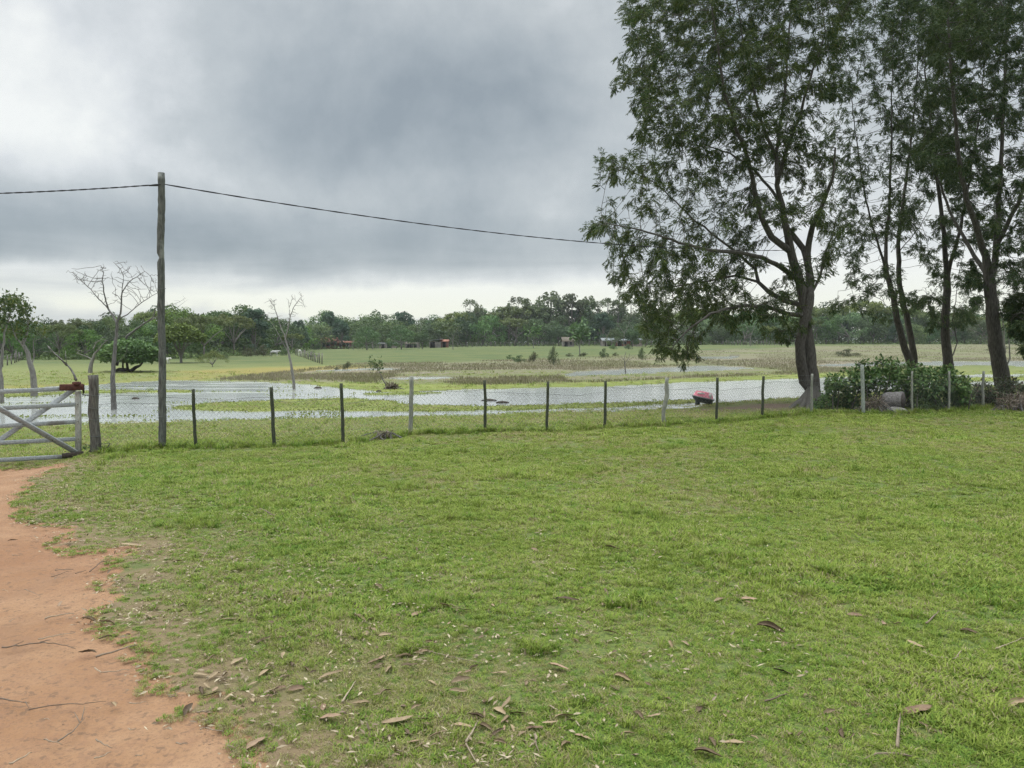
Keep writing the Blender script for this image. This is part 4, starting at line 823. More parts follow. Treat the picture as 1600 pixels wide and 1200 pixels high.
# far pale bare trees
for u, v, tv, sp, lb, sd_ in ((708, 546, 508, 12, 'pale forked tree with a thin crown right of the brick hut', 1), (834, 544, 513, 10, 'white stemmed forked tree in front of the dark far trees', 2), (906, 557, 512, 14, 'slender white stemmed tree with spreading forks nearer than the far trees', 3),
    (975, 541.5, 500, 14, 'bare pale branching tree right of the tin roofed sheds', 4), (948, 541.5, 510, 10, 'bare pale tree leaning over the tin roofed sheds', 5), (995, 541.5, 505, 12, 'bare pale tree among twigs left of the hanging branches', 6), (1173, 541, 505, 10, 'bare pale tree seen below the big tree crown', 7), (655, 545, 505, 5, 'thin pale stem with a bent top by the cream shed', 8), (552, 547, 520, 5, 'short pale trunk just right of the brick shed', 9), (583, 546, 515, 6, 'short thick trunk left of the pinkish shed', 10)):
    b = ground(u, v); D = b.y; h = v - tv
    dead_tree(tuple(b), D, lb, [[(u, v + 1), (u - .5, v - h * .3), (u + .5, v - h * .5)], [(u, v - h * .45), (u - sp * .5, v - h * .75), (u - sp * .8, tv + 2)], [(u, v - h * .45), (u + sp * .35, v - h * .7), (u + sp * .7, tv + 1)], [(u, v - h * .3), (u - sp * .5, v - h * .5), (u - sp, v - h * .6)]], [(u - sp * .6, tv + 6, sp * .5), (u + sp * .5, tv + 5, sp * .5)], 40, h * D / F * .012 + .05, 60 + sd_, .6, .8, 'palebark', .025, 'pale_tree', (130, 'f1', .8, .6) if sd_ in (1, 2, 3) else None)

# ------------------------------------------------------------------ crown builder for the far trees and bushes
def proto(kind, seed, ncard, card):
    rng = np.random.default_rng(seed); B_ = []
    def add(x, y, z, r): B_.append((x, y, z, r))
    if kind == 'round':
        for _ in range(26):
            d = unit(rng.normal(size=3)); q = rng.uniform(.2, .62); add(d[0] * q * .62, d[1] * q * .62, .53 + d[2] * q * .62, rng.uniform(.11, .19))
    elif kind == 'broad':
        for _ in range(34):
            a = rng.uniform(0, 2 * PI); q = rng.uniform(0, .62) ** .8; add(math.cos(a) * q, math.sin(a) * q, .55 + .33 * (1 - (q / .62) ** 2) - rng.uniform(0, .22), rng.uniform(.10, .17))
        for _ in range(14): a = rng.uniform(0, 2 * PI); add(math.cos(a) * .45, math.sin(a) * .45, rng.uniform(.16, .42), rng.uniform(.10, .15))
    elif kind == 'dome':
        for _ in range(36):
            a = rng.uniform(0, 2 * PI); q = rng.uniform(0, 1) ** .5 * .68; add(math.cos(a) * q, math.sin(a) * q, .58 + .30 * math.sqrt(max(0, 1 - (q / .72) ** 2)) + rng.uniform(-.06, .04), rng.uniform(.07, .12))
    elif kind == 'wispy':
        for _ in range(26):
            h = rng.uniform(.38, 1.0); q = .20 * math.sin((h - .2) * 3.6) * rng.uniform(.3, 1) + .03; a = rng.uniform(0, 2 * PI); add(math.cos(a) * q, math.sin(a) * q, h * .95, rng.uniform(.04, .085))
    elif kind == 'tiered':
        for _ in range(34):
            h = rng.uniform(.15, .95); q = (.42 * (1 - h) + .12) * rng.uniform(.4, 1.1); a = rng.uniform(0, 2 * PI); add(math.cos(a) * q, math.sin(a) * q, h, rng.uniform(.08, .13))
    elif kind == 'bush':
        for _ in range(18):
            a = rng.uniform(0, 2 * PI); q = rng.uniform(0, .6); add(math.cos(a) * q, math.sin(a) * q, rng.uniform(.15, .75) * (1.1 - q), rng.uniform(.15, .26))
    elif kind == 'low':
        for _ in range(40):
            a = rng.uniform(0, 2 * PI); q = rng.uniform(0, 1) ** .6 * 1.0; add(math.cos(a) * q, math.sin(a) * q * .8, .62 * (1 - (q / 1.15) ** 2) + rng.uniform(-.02, .2) * (1 - q * .4) + .12, rng.uniform(.10, .17))
    B_ = np.array(B_); wts = B_[:, 3] ** 2; k = rng.choice(len(B_), ncard, p=wts / wts.sum()); d = unit(rng.normal(size=(ncard, 3)) + (0, 0, .25)); q = rng.uniform(.55, 1.12, (ncard, 1))
    P_ = B_[k, :3] + d * B_[k, 3:] * q * np.array([1, 1, .8]); Dd = unit(np.cross(d, rng.normal(size=(ncard, 3)))) + (0, 0, -.25)
    ll = rng.uniform(.6, 1.3, ncard) * card; V, T_ = leafcards(P_, Dd, d + rng.normal(0, .5, d.shape), ll, ll * .62, .15)
    mb = MB(); fz = dict(round=.25, broad=.22, dome=.3, wispy=.3, tiered=.1, bush=.05, low=.12)[kind]; tr = .022 if kind != 'wispy' else .014
    mb.tube([(0, 0, -.03), (.01, 0, fz * .5), (0, 0, fz)], [tr * 1.3, tr, tr * .9], 6)
    for c in B_[rng.choice(len(B_), min(9, len(B_)), replace=False)]:
        if c[2] > fz: mb.tube([(0, 0, fz * .9), (c[0] * .4, c[1] * .4, fz + (c[2] - fz) * .45), tuple(c[:3])], [tr * .8, tr * .45, tr * .15], 5, 0, False)
    if kind == 'wispy': mb.tube([(0, 0, fz), (.01, .01, .95)], [tr * .9, tr * .2], 5, 0, False)
    return V, T_, mb
PR = {}
def prot(kind, mat, seed, ncard, card, bm='farbark'):
    key = (kind, mat, seed, ncard)
    if key not in PR:
        V, T_, mb = proto(kind, seed, ncard, card); PR[key] = (me('crown', V, T_, M[mat]), me('trunk', np.concatenate(mb.V), np.concatenate(mb.Q), M[bm], True))
    return PR[key]
def place_tree(name, loc, h, wsc, rz, meshes, label, cat='tree', group=None):
    e = empty(name, loc, label, cat, group, rz); e.scale = (h * wsc, h * wsc, h)
    ob('crown', meshes[0], e); ob('trunk', meshes[1], e); return e
def sector(u):
    for a, s in ((70, 'behind the sparse tree at the left edge'), (200, 'behind the tall dead tree'), (300, 'behind the pole and the spreading pale stemmed tree'), (400, 'between the pole and the slim dead tree'), (485, 'behind the slim dead tree'), (585, 'around the red brick house'),
                 (665, 'over the low pale sheds'), (725, 'around the brick hut and slanting roof'), (800, 'between the brick hut and the white stemmed tree'), (870, 'behind the white stemmed forked tree'), (935, 'around the thatched hut'), (1020, 'behind the far tin roofed sheds'),
                 (1290, 'seen below the big tree crown'), (1480, 'seen behind the shrub and slender trees'), (9999, 'seen past the thick trunk at the right')):
        if u < a: return s
SKY = [(-300, 490), (-100, 490), (0, 494), (60, 500), (100, 500), (125, 497), (150, 495), (165, 490), (180, 496), (215, 499), (240, 491), (262, 484), (290, 478), (315, 482), (335, 490), (350, 485), (380, 484), (400, 479), (420, 490), (440, 506), (475, 505), (490, 498), (500, 489), (515, 486), (530, 489), (545, 498), (570, 496), (590, 487), (612, 488),
       (630, 493), (660, 494), (680, 497), (700, 494), (718, 488), (735, 485), (760, 485), (790, 486), (820, 480), (845, 482), (880, 484), (940, 485), (1000, 486), (1100, 486), (1200, 492), (1280, 482), (1340, 475), (1400, 484), (1500, 490), (1600, 492), (1900, 488)]
su, sv_ = zip(*SKY); KL = dict(round='round dark green', broad='broad bushy green', dome='domed yellow green', wispy='tall wispy', tiered='bluish layered')
NM = dict(round='round_tree', broad='broad_tree', dome='dome_tree', wispy='wispy_tree', tiered='layered_tree')
MT = dict(round='f0', broad='f1', dome='f2', wispy='f3', tiered='f4')
rng = np.random.default_rng(77); TL = []
def dep(u): return float(np.interp(u, [-300, 0, 240, 330, 345, 470, 485, 600, 1300, 1900], [98, 98, 102, 106, 118, 150, 205, 206, 208, 205]))
for row in range(3):
    u = -170.
    while u < 1780:
        D = dep(u) + row * (7 if u < 340 else 12) + rng.uniform(0, 5)
        x = (u - 800) / F * D; zg = gz(x, D); vt = np.interp(u, su, sv_) + (rng.uniform(8, 22) if row == 0 else (rng.uniform(-1, 9) if row == 1 else rng.uniform(0, 6)))
        h = EYE + (HOR - vt) / F * D - zg
        kd = rng.choice(['round', 'broad', 'dome', 'tiered'], p=[.36, .38, .12, .14]) if row < 2 else rng.choice(['round', 'broad', 'wispy'], p=[.4, .4, .2])
        wd = rng.uniform(.95, 1.35) * (1.0 if kd in ('round', 'broad') else .85)
        TL.append((u, x, D, zg, h, kd, wd)); u += h * F / D * wd * rng.uniform(.55, .8) * (1.15 if row == 0 else .95)
for u, vt, wd, dd in ((735, 468, .9, 14), (808, 464, 1, 16), (824, 468, 1, 12), (843, 470, .9, 10), (860, 456, 1.25, 14), (876, 468, .9, 16), (893, 461, 1.3, 12), (909, 468, 1.1, 16), (920, 463, .9, 14), (934, 470, 1.1, 12), (948, 466, 1, 15), (965, 470, 1.1, 13), (985, 468, 1, 16), (1010, 470, 1, 12), (1040, 474, 1, 14), (1345, 468, 1.2, 14), (748, 476, .8, 12), (795, 474, .8, 12)):
    D = dep(u) + dd; x = (u - 800) / F * D; zg = gz(x, D); TL.append((u, x, D, zg, EYE + (HOR - vt) / F * D - zg, 'wispy', wd))
TL.sort(); cnt = {}; ORD = ['first', 'second', 'third', 'fourth', 'fifth', 'sixth', 'seventh', 'eighth', 'ninth', 'tenth', 'eleventh', 'twelfth', 'thirteenth', 'fourteenth', 'fifteenth', 'sixteenth', 'seventeenth']
for i, (u, x, D, zg, h, kd, wd) in enumerate(TL):
    near = D < 118; s = sector(u); c = cnt.get((s, kd), 0); cnt[(s, kd)] = c + 1
    ms = prot(kd, MT[kd], 100 + i % 3, (5200 if near else 3200) if kd != 'wispy' else 800, .036 if near else .05)
    place_tree(NM[kd], (x, D, zg), max(h, 2.5) * ((1.15 if D > 118 else 1.10) if kd != 'wispy' else 1.02), wd * .95, rng.uniform(0, 6.28), ms, f'{KL[kd]} tree {s}, {ORD[min(c, 16)]} from left', 'tree', 'trees of the far tree line')
# wood behind
mb = None; Pp = []; rng = np.random.default_rng(5); n = 74000
us = rng.uniform(-260, 1860, n); Dw = np.array([dep(q) for q in us]) + np.where(us < 340, rng.uniform(14, 34, n), rng.uniform(26, 60, n)); xs = (us - 800) / F * Dw; zg = zbase(xs, Dw); vt = np.interp(us, su, sv_) + 12 + 16 * (fbm(us / 14, us * 0, 3, 3) - .3)
ht = np.maximum(EYE + (HOR - vt) / F * Dw - zg, 1.5); ht[:30000] = np.minimum(ht[:30000], 3.4); zz_ = zg + ht * rng.uniform(0, 1, n) ** .8
V, T_ = leafcards(np.stack([xs, Dw, zz_], -1), rng.normal(size=(n, 3)), rng.normal(0, .6, (n, 3)) + (0, -.5, .6), rng.uniform(.5, 1.1, n), rng.uniform(.35, .7, n), .15)
o = ob('far_wood', me('far_wood', V, T_, M['f0'])); tag(o, 'dense dark wood closing the view behind the far tree line', 'wood', kind='stuff')
# hedge and thicket feet below the far trees
def stuffcards(name, pts, size, mat, label, cat, dirz=.3, wd=.5, seed=1):
    rng = np.random.default_rng(seed); n = len(pts); l = rng.uniform(.6, 1.3, n) * size; V, T_ = leafcards(np.asarray(pts), rng.normal(0, 1, (n, 3)) + (0, 0, dirz), rng.normal(0, .6, (n, 3)) + (0, 0, .8), l, l * wd, .15)
    o = ob(name, me(name, V, T_, M[mat] if isinstance(mat, str) else mat)); return tag(o, label, cat, kind='stuff')
us = rng.uniform(-200, 1800, 26000); Dw = np.array([dep(q) for q in us]) + rng.uniform(-2, 14, 26000); xs = (us - 800) / F * Dw; hh = (.3 + 3.6 * fbm(us / 9, us * 0, 8, 3) ** 1.3) * np.where(us < 480, .75, 1.0) * (.35 + .65 * (Dw - np.array([dep(q) for q in us]) > 3))
stuffcards('far_scrub', np.stack([xs, Dw, zbase(xs, Dw) + hh * rng.uniform(0, 1, 26000)], -1), .42, 'f1', 'low scrub along the foot of the far trees', 'scrub', 0, .6)
# named trees and bushes nearer than the tree line
def pt(name, u, vb, vt, kind, mat, wsc, label, cat='tree', seed=7, nc=3500, card=.04, bm='farbark', group=None, D=None):
    b = ground(u, vb) if D is None else Vector((at(u, vb, D).x, D, gz(at(u, vb, D).x, D))); h = (vb - vt) * b.y / F
    return place_tree(name, tuple(b), h, wsc, seed * 1.3, prot(kind, mat, seed, nc, card, bm), label, cat, group)
def spread(u, vb, vt, half, label, seed, D=None):
    b = ground(u, vb); D = b.y; k = D / F; e = empty('spreading_tree', tuple(b), label, 'tree'); H = (vb - vt) * k; W_ = half * k; rng = np.random.default_rng(seed)
    mb = MB(); mb.tube([(0, 0, -.1), (0, 0, H * .13)], [.16, .13], 7)
    for a in range(9):
        an = a * 2 * PI / 9; c, s = math.cos(an), math.sin(an); mb.tube([(0, 0, H * .1), (c * W_ * .12, s * W_ * .12, H * .3), (c * W_ * .3, s * W_ * .3, H * .5), (c * W_ * .55, s * W_ * .55, H * .68)], [.10, .075, .055, .03], 6, 0, False)
    mb.build('trunk', M['palebark'], e, smooth=True); n = 4800; a = rng.uniform(0, 2 * PI, n); q = rng.uniform(0, 1, n) ** .55; top = H * (.97 - .30 * q ** 2.2); bot = H * (.50 + .02 * q); t = rng.uniform(0, 1, n) ** .6
    lump = (fbm(np.cos(a) * q * 4 + 9, np.sin(a) * q * 4 + 9, seed, 3) - .45) * H * .22; z = bot + (top + lump - bot) * t
    V, T_ = leafcards(np.stack([np.cos(a) * q * W_, np.sin(a) * q * W_, z], -1), rng.normal(0, 1, (n, 3)) * (1, 1, .4), rng.normal(0, .4, (n, 3)) + (0, 0, 1), rng.uniform(.22, .42, n), rng.uniform(.12, .24, n)); ob('crown', me('crown', V, T_, M['f2']), e)
spread(283, 567, 505, 36, 'umbrella shaped yellow green tree on pale forking stems right of the pole', 3)
b = ground(205, 581); D = b.y; k = D / F; e = empty('low_tree', tuple(b), 'low wide dark tree with a trunk sprawling along the grass behind the dead tree', 'tree')
mb = MB(); Lp = lambda u, v, d=0: np.array(at(u, v, D + d)) - np.array(b)
mb.tube([Lp(178, 580), Lp(186, 577), Lp(196, 578), Lp(204, 580), Lp(212, 574), Lp(219, 571)], [.10, .13, .15, .16, .13, .08], 7, .05); mb.tube([Lp(200, 580), Lp(198, 565), Lp(196, 550)], [.12, .09, .05], 6); mb.tube([Lp(192, 578), Lp(192, 566), Lp(185, 550)], [.08, .07, .04], 6); mb.tube([Lp(219, 571), Lp(228, 560), Lp(232, 550)], [.08, .05, .03], 6)
mb.build('trunk', M['darkbark'], e, smooth=True); rng = np.random.default_rng(2); n = 4000
u_ = rng.uniform(158, 247, n); q = (u_ - 203) / 45; topv = 532 + 20 * np.abs(q) ** 2.4 - 4 * fbm(u_ / 9, u_ * 0, 4, 3); botv = 570 - 6 * np.abs(q) - 5 * fbm(u_ / 7, u_ * 0, 14, 3); tt = rng.uniform(0, 1, n); v_ = topv + (botv - topv) * tt; d_ = rng.uniform(-2.5, 2.5, n) * np.sqrt(np.clip(1 - q ** 2, .1, 1))
Pp = np.array([Lp(u_[i], v_[i], d_[i]) for i in range(n)]); V, T_ = leafcards(Pp, rng.normal(0, 1, (n, 3)) * (1, 1, .4), rng.normal(0, .5, (n, 3)) + (0, 0, 1), rng.uniform(.2, .4, n), rng.uniform(.12, .22, n)); ob('crown', me('crown', V, T_, M['f1']), e)
pt('shrub', 332, 573, 547, 'low', 'f2', 1.1, 'low flat topped olive shrub in the pasture right of the umbrella shaped tree', 'shrub', 11)
pt('shrub', 350, 562, 545, 'bush', 'f3', .8, 'small pale shrub beside the flat topped olive shrub', 'shrub', 12, 1500, .06)
for u, vb, vt, ws, mt, lb in ((412, 557, 536, .9, 'under', 'greyish brown thicket left of the white cow'), (392, 557, 538, 1, 'under', 'reddish grey thicket near the far left hedge'), (447, 556, 540, .8, 'f1', 'small green bush by the white cow'), (488, 558, 546, 1, 'f1', 'bush at the top of the slanting fence'), (498, 547, 533, .9, 'f1', 'green bush in front of the bright tin roofed shed'),
    (543, 577, 561, .7, 'under', 'grey twiggy bush standing in the reeds'), (527, 578, 571, .9, 'under', 'small low grey bush in the reeds left of the twiggy one'), (812, 566, 551, 1.0, 'f1', 'dark straggling bush in the reeds, left of the bushes there'), (834, 566, 545, .6, 'under', 'brown dead looking bush among the reeds'), (865, 571, 536, .42, 'f3', 'small upright grey green tree in the reeds'),
    (797, 561, 552, .9, 'f1', 'small tuft like bush at the left of the reed bushes'), (944, 559, 539, .5, 'f0', 'dense dark rounded bush at the reed edge'), (912, 557, 549, 1.5, 'under', 'low brown scrub bush left of the dense rounded one'), (890, 557, 550, 1.2, 'under', 'low brown scrub bush under the slender white stemmed tree'),
    (958, 546, 537, 1.2, 'f1', 'low green bush in front of the dark tin roofed shed'), (982, 546, 536, 1.1, 'f0', 'low dark bush in front of the longer low shed'), (1003, 563, 540, .45, 'yel', 'small yellowish bush below the hanging branches'), (1325, 557, 541, 1.6, 'under', 'wide grey brown thicket out in the reeds behind the shrub'), (1560, 548, 536, 2, 'under', 'dark brown scrub far off behind the thick trunk'), (962, 556, 549, 1.0, 'under', 'low brown scrub right of the dense rounded bush')):
    pt('bush', u, vb, vt, 'bush', mt, ws, lb, 'bush', 13 + int(u) % 3, 1600, .065)
for u, vb, vt, kd, mt, ws, lb in ((573, 547, 508, 'broad', 'f1', 1.0, 'leafy tree standing in front of the right end of the brick shed'), (627, 546, 506, 'broad', 'f1', 1.0, 'leafy tree in front of the gap between the two pale sheds'), (660, 545.5, 512, 'round', 'f0', .8, 'small dark tree just right of the cream shed'), (961, 542.5, 512, 'broad', 'f1', .75, 'small leafy tree in front of the tin roofed sheds'), (988, 542.5, 508, 'round', 'f0', .8, 'dark leafy tree between the longer low shed and the half hidden one'), (1008, 542, 505, 'broad', 'f1', .9, 'leafy tree at the right end of the tin roofed sheds')):
    pt('leafy_tree', u, vb, vt, kd, mt, ws, lb, 'tree', 101, 3200, .05)
pt('far_tree', 1640, 545, 480, 'broad', 'f1', 1.2, 'large far tree beyond the right edge foliage', 'tree', 5)
# ------------------------------------------------------------------ the leafy shrub round the log, undergrowth
def bushpx(name, D, blobs, n, size, mat, label, cat, seed, wd=.6, stems=14, depth=1.2, base_uv=None, kind=None, stemmat='darkbark', shell=.45, avoid=None):
    rng = np.random.default_rng(seed); w_ = np.array([b[2] ** 2 for b in blobs], float); k = rng.choice(len(blobs), n, p=w_ / w_.sum()); B_ = np.array([b[:3] for b in blobs], float)
    c = np.array([at(b[0], b[1], D + rng.uniform(-depth, depth) * .6) for b in blobs]); r = B_[:, 2] * D / F
    d = unit(rng.normal(size=(n, 3)) + (0, -.2, .3)); Pp = c[k] + d * (r[k] * rng.uniform(shell, 1.1, n))[:, None]
    g_ = zbase(Pp[:, 0], Pp[:, 1]); Pp[:, 2] = np.maximum(Pp[:, 2], g_ + rng.uniform(.03, .2, n))
    if avoid is not None:
        m_ = (np.abs(Pp - avoid[0]) < avoid[1]).all(1); Pp = Pp[~m_]; d = d[~m_]
    n = len(Pp); Dd = unit(rng.normal(0, .7, (n, 3)) + d * .6 + (0, 0, -.35)); l = size * rng.uniform(.55, 1.25, n)
    V, T_ = leafcards(Pp, Dd, d + (0, 0, .9) + rng.normal(0, .35, (n, 3)), l, l * wd, .12, .4)
    gx = float(np.mean(c[:, 0])); b0 = np.array([gx, D, gz(gx, D)]); e = empty(name, tuple(b0), label, cat); ob('foliage', me('foliage', V - b0, T_, M[mat]), e)
    mb = MB()
    for i in range(stems):
        j = rng.integers(len(blobs)); q = c[j]; f_ = np.array([q[0] + rng.normal(0, .3), q[1] + rng.normal(0, .3), 0]); f_[2] = gz(f_[0], f_[1]) - .05
        tip = q + rng.normal(0, 1, 3) * r[j] * .5; tip[2] = max(tip[2], f_[2] + .2); mb.tube([f_ - b0, (f_ + tip) / 2 + rng.normal(0, .08, 3) - b0, tip - b0], [.02, .014, .006], 5, 0, False)
    if stems: mb.build('stems', M[stemmat], e)
    return e
LGc = np.array(at(1396, 626, LD - .8)); av = (LGc, np.array([.62, 1.2, .40]))
bushpx('leafy_shrub', LD + .9, [(1305, 598, 14), (1375, 559, 4), (1352, 566, 4), (1420, 571, 5), (1298, 590, 6), (1440, 575, 6), (1330, 595, 20), (1360, 592, 22), (1390, 588, 22), (1420, 590, 24), (1350, 575, 12), (1375, 570, 10), (1395, 574, 12), (1310, 615, 22), (1340, 615, 26), (1290, 628, 16), (1325, 635, 18), (1300, 605, 12), (1355, 605, 25), (1400, 600, 26), (1440, 600, 26), (1390, 565, 7), (1340, 585, 12), (1276, 636, 8)], 5600, .12, 'shrub', 'big sprawling broad leaved shrub over the log beside the large tree', 'shrub', 3, .66, 30, 1.2, avoid=av)
bushpx('leafy_shrub', LD + .6, [(1450, 600, 24), (1475, 592, 20), (1490, 600, 20), (1470, 620, 22), (1445, 625, 18), (1500, 618, 18), (1480, 580, 10), (1460, 585, 12), (1505, 600, 12)], 3300, .11, 'shrub', 'second broad leaved shrub right of the log, below the slender trees', 'shrub', 4, .6, 20, 1.0)
bushpx('weedy_bush', LD, [(1438, 636, 14), (1460, 636, 12), (1452, 620, 12), (1434, 622, 8)], 1500, .10, 'yel', 'pale green weedy bush by the fence right of the log', 'bush', 5, .4, 12, .4)
bushpx('undergrowth_bush', LD + 1.6, [(1515, 622, 18), (1535, 612, 16), (1500, 630, 14), (1545, 628, 16), (1525, 635, 12)], 2600, .10, 'under', 'grey green tangled undergrowth behind the pale fence posts', 'bush', 6, .5, 24, 1.0)
bushpx('undergrowth_bush', LD + 2.2, [(1570, 605, 16), (1590, 612, 16), (1560, 622, 16), (1610, 620, 20), (1640, 615, 24), (1580, 596, 8)], 2600, .11, 'under', 'dark tangled undergrowth round the foot of the thick pale trunk', 'bush', 7, .5, 24, 1.0)
bushpx('dry_brush_pile', LD + .5, [(1570, 632, 12), (1590, 628, 14), (1612, 626, 16), (1600, 634, 12), (1640, 626, 18)], 2600, .16, 'brush', 'brown heap of dry brush at the right edge beyond the fence', 'brush pile', 8, .12, 60, .6, stemmat='deadwood')
bushpx('dry_brush_pile', LD - .3, [(1360, 632, 9), (1372, 628, 8), (1364, 642, 7), (1352, 640, 7), (1375, 642, 6)], 900, .2, 'brush', 'reddish brown dry brush heaped against the left end of the log', 'brush pile', 9, .07, 50, .3, stemmat='deadwood')
bushpx('dry_brush_pile', LD + 1.2, [(1412, 606, 10), (1420, 612, 9)], 500, .2, 'brush', 'dark dry twigs tangled above the right end of the log', 'brush pile', 10, .07, 30, .3, stemmat='deadwood')
bushpx('dry_brush_pile', ground(601, 686).y, [(594, 684, 5), (602, 682, 6), (609, 683, 5), (588, 687, 3)], 240, .09, 'brush', 'small low heap of dry brush in the grass by the thick rounded post', 'brush pile', 11, .14, 26, .25, stemmat='deadwood')
bushpx('climbing_weed', GD + .02, [(150, 700, 5), (143, 704, 5), (155, 705, 4), (133, 700, 4), (149, 692, 4)], 170, .05, 'shrub', 'small green weed growing round the foot of the gate post', 'weed', 12, .7, 6, .15)
b = ground(614, 608); bushpx('debris_nest', b.y, [(610, 605.5, 3.5), (616, 606, 3.5), (604, 607.5, 2)], 260, .28, 'brush', 'small tangle of drift debris at the foot of the leaning sapling', 'debris', 13, .15, 14, .2, stemmat='deadwood')
bushpx('root_creeper', TD if False else D1 - .6, [(1285, 636, 9), (1272, 640, 6), (1297, 634, 9), (1262, 643, 4)], 700, .11, 'shrub', 'creeper leaves spreading over the roots of the large tree', 'creeper', 14, .6, 8, .4)

# ------------------------------------------------------------------ reeds and water grass
rng = np.random.default_rng(9)
def inpoly(P, n, lo, hi, s=0):
    x0, y0 = P.min(0); x1, y1 = P.max(0); out = []
    while len(out) < 1 or sum(map(len, out)) < n:
        m = 20000; v = 1 / rng.uniform(1 / y1, 1 / y0, m); a = rng.uniform(-.75, .75, m); q = np.stack([a * v, v], -1); out.append(q[sdf(q[:, 0], q[:, 1], P) < 0])
    return np.concatenate(out)[:n]
q = inpoly(REED, 80000, 0, 0); dens = fbm(q[:, 0] / 6, q[:, 1] / 14, 61, 4); q = q[dens > .33 + rng.uniform(0, .10, len(q))]
swq = np.minimum.reduce([cover(q[:, 0], q[:, 1] + dy)[0] for dy in (0, 2.5, 5, 8)]); q = q[swq > .3]; n = len(q); z = np.maximum(zbase(q[:, 0], q[:, 1]), WZ) - .02
m, nt, b = newmat('reed_stems'); g = N(nt, 'ShaderNodeNewGeometry'); r_ = E(nt, g.outputs['Random Per Island']); nz = noise(nt, vscale(nt, g.outputs['Position'], (.12, .3, .1)), .8, 4)
L(nt, mix(nt, (r_ * .5 + nz.sm(.3, .7) * .6).sm(.1, .95), (.165, .165, .075), (.275, .235, .165)), b.inputs['Base Color'])
V, T_ = leafcards(np.stack([q[:, 0], q[:, 1], z], -1), rng.normal(0, .22, (n, 3)) + (0, 0, 1), rng.normal(0, .3, (n, 3)) + (0, -1, 0), rng.uniform(.08, .26, n), rng.uniform(.012, .03, n) * (1 + q[:, 1] / 90), .1, .4)
o = ob('reeds', me('reeds', V, T_, m)); tag(o, 'brownish reeds and dry swamp grass across the wet field', 'reeds', kind='stuff')
q = inpoly(MAIN, 60000, 0, 0); swq = cover(q[:, 0], q[:, 1])[0]; k = (swq > -.02) | ((q[:, 1] < 40) & (q[:, 0] < -.14 * q[:, 1] - 2) & (fbm(q[:, 0] / 3, q[:, 1] / 1.2, 71, 3) > .56) & (rng.uniform(0, 1, len(q)) < .3)) | ((swq > -.35) & (rng.uniform(0, 1, len(q)) < .15)); q = q[k]; n = len(q)
m, nt, b = newmat('water_weed'); g = N(nt, 'ShaderNodeNewGeometry'); r_ = E(nt, g.outputs['Random Per Island']); L(nt, mix(nt, r_, (.14, .175, .035), (.22, .25, .055)), b.inputs['Base Color'])
V, T_ = leafcards(np.stack([q[:, 0], q[:, 1], np.full(n, WZ + .005)], -1), rng.normal(0, .7, (n, 3)) + (0, 0, 1), rng.normal(0, .3, (n, 3)) + (0, -1, .3), rng.uniform(.03, .065, n) * (1 + q[:, 1] / 80), rng.uniform(.02, .04, n) * (1 + q[:, 1] / 80), .1, .5)
o = ob('water_weed', me('water_weed', V, T_, m)); tag(o, 'bright yellow green water weed in strips across the flood', 'water weed', kind='stuff')

# ------------------------------------------------------------------ lawn grass: clumps of blades set out by geometry nodes
def blade_mat(name, cols, dry):
    m, nt, b = newmat(name); g = N(nt, 'ShaderNodeNewGeometry'); r_ = E(nt, g.outputs['Random Per Island']); pos = g.outputs['Position']
    nA = noise(nt, pos, .16, 5, .6); nB = noise(nt, pos, 1.3, 5, .6); nC = noise(nt, pos, 6, 3, .6)
    col = mix(nt, (nA * .6 + nB * .5 + (r_ - .5) * .5).sm(.38, .70), cols[0], cols[1]); col = mix(nt, (nC * .7 + r_ * .3).sm(.55, .8) * .6, col, cols[2])
    dr = mix(nt, (r_ * 7.7).f('FRACT'), (.24, .19, .11), (.40, .34, .20)); pk = ((r_ * 13.3).f('FRACT') + (nB - .5) * .9).sm(1 - dry - .06, 1 - dry + .06)
    col = mix(nt, pk, col, dr); L(nt, col, b.inputs['Base Color']); b.inputs['Roughness'].default_value = .6; b.inputs['Specular IOR Level'].default_value = .12
    t = N(nt, 'ShaderNodeBsdfTranslucent'); L(nt, col, t.inputs[0]); ms = N(nt, 'ShaderNodeMixShader'); ms.inputs[0].default_value = .3
    L(nt, b.outputs[0], ms.inputs[1]); L(nt, t.outputs[0], ms.inputs[2]); L(nt, ms.outputs[0], nt.nodes['Material Output'].inputs[0]); return m
GM = blade_mat('grass_blades', ((.150, .210, .034), (.275, .34, .062), (.38, .42, .12)), .12); GM2 = blade_mat('grass_blades_dark', ((.11, .19, .03), (.21, .29, .046), (.28, .35, .075)), .06); GM3 = blade_mat('grass_blades_dry', ((.17, .20, .045), (.26, .27, .065), (.33, .32, .12)), .45)
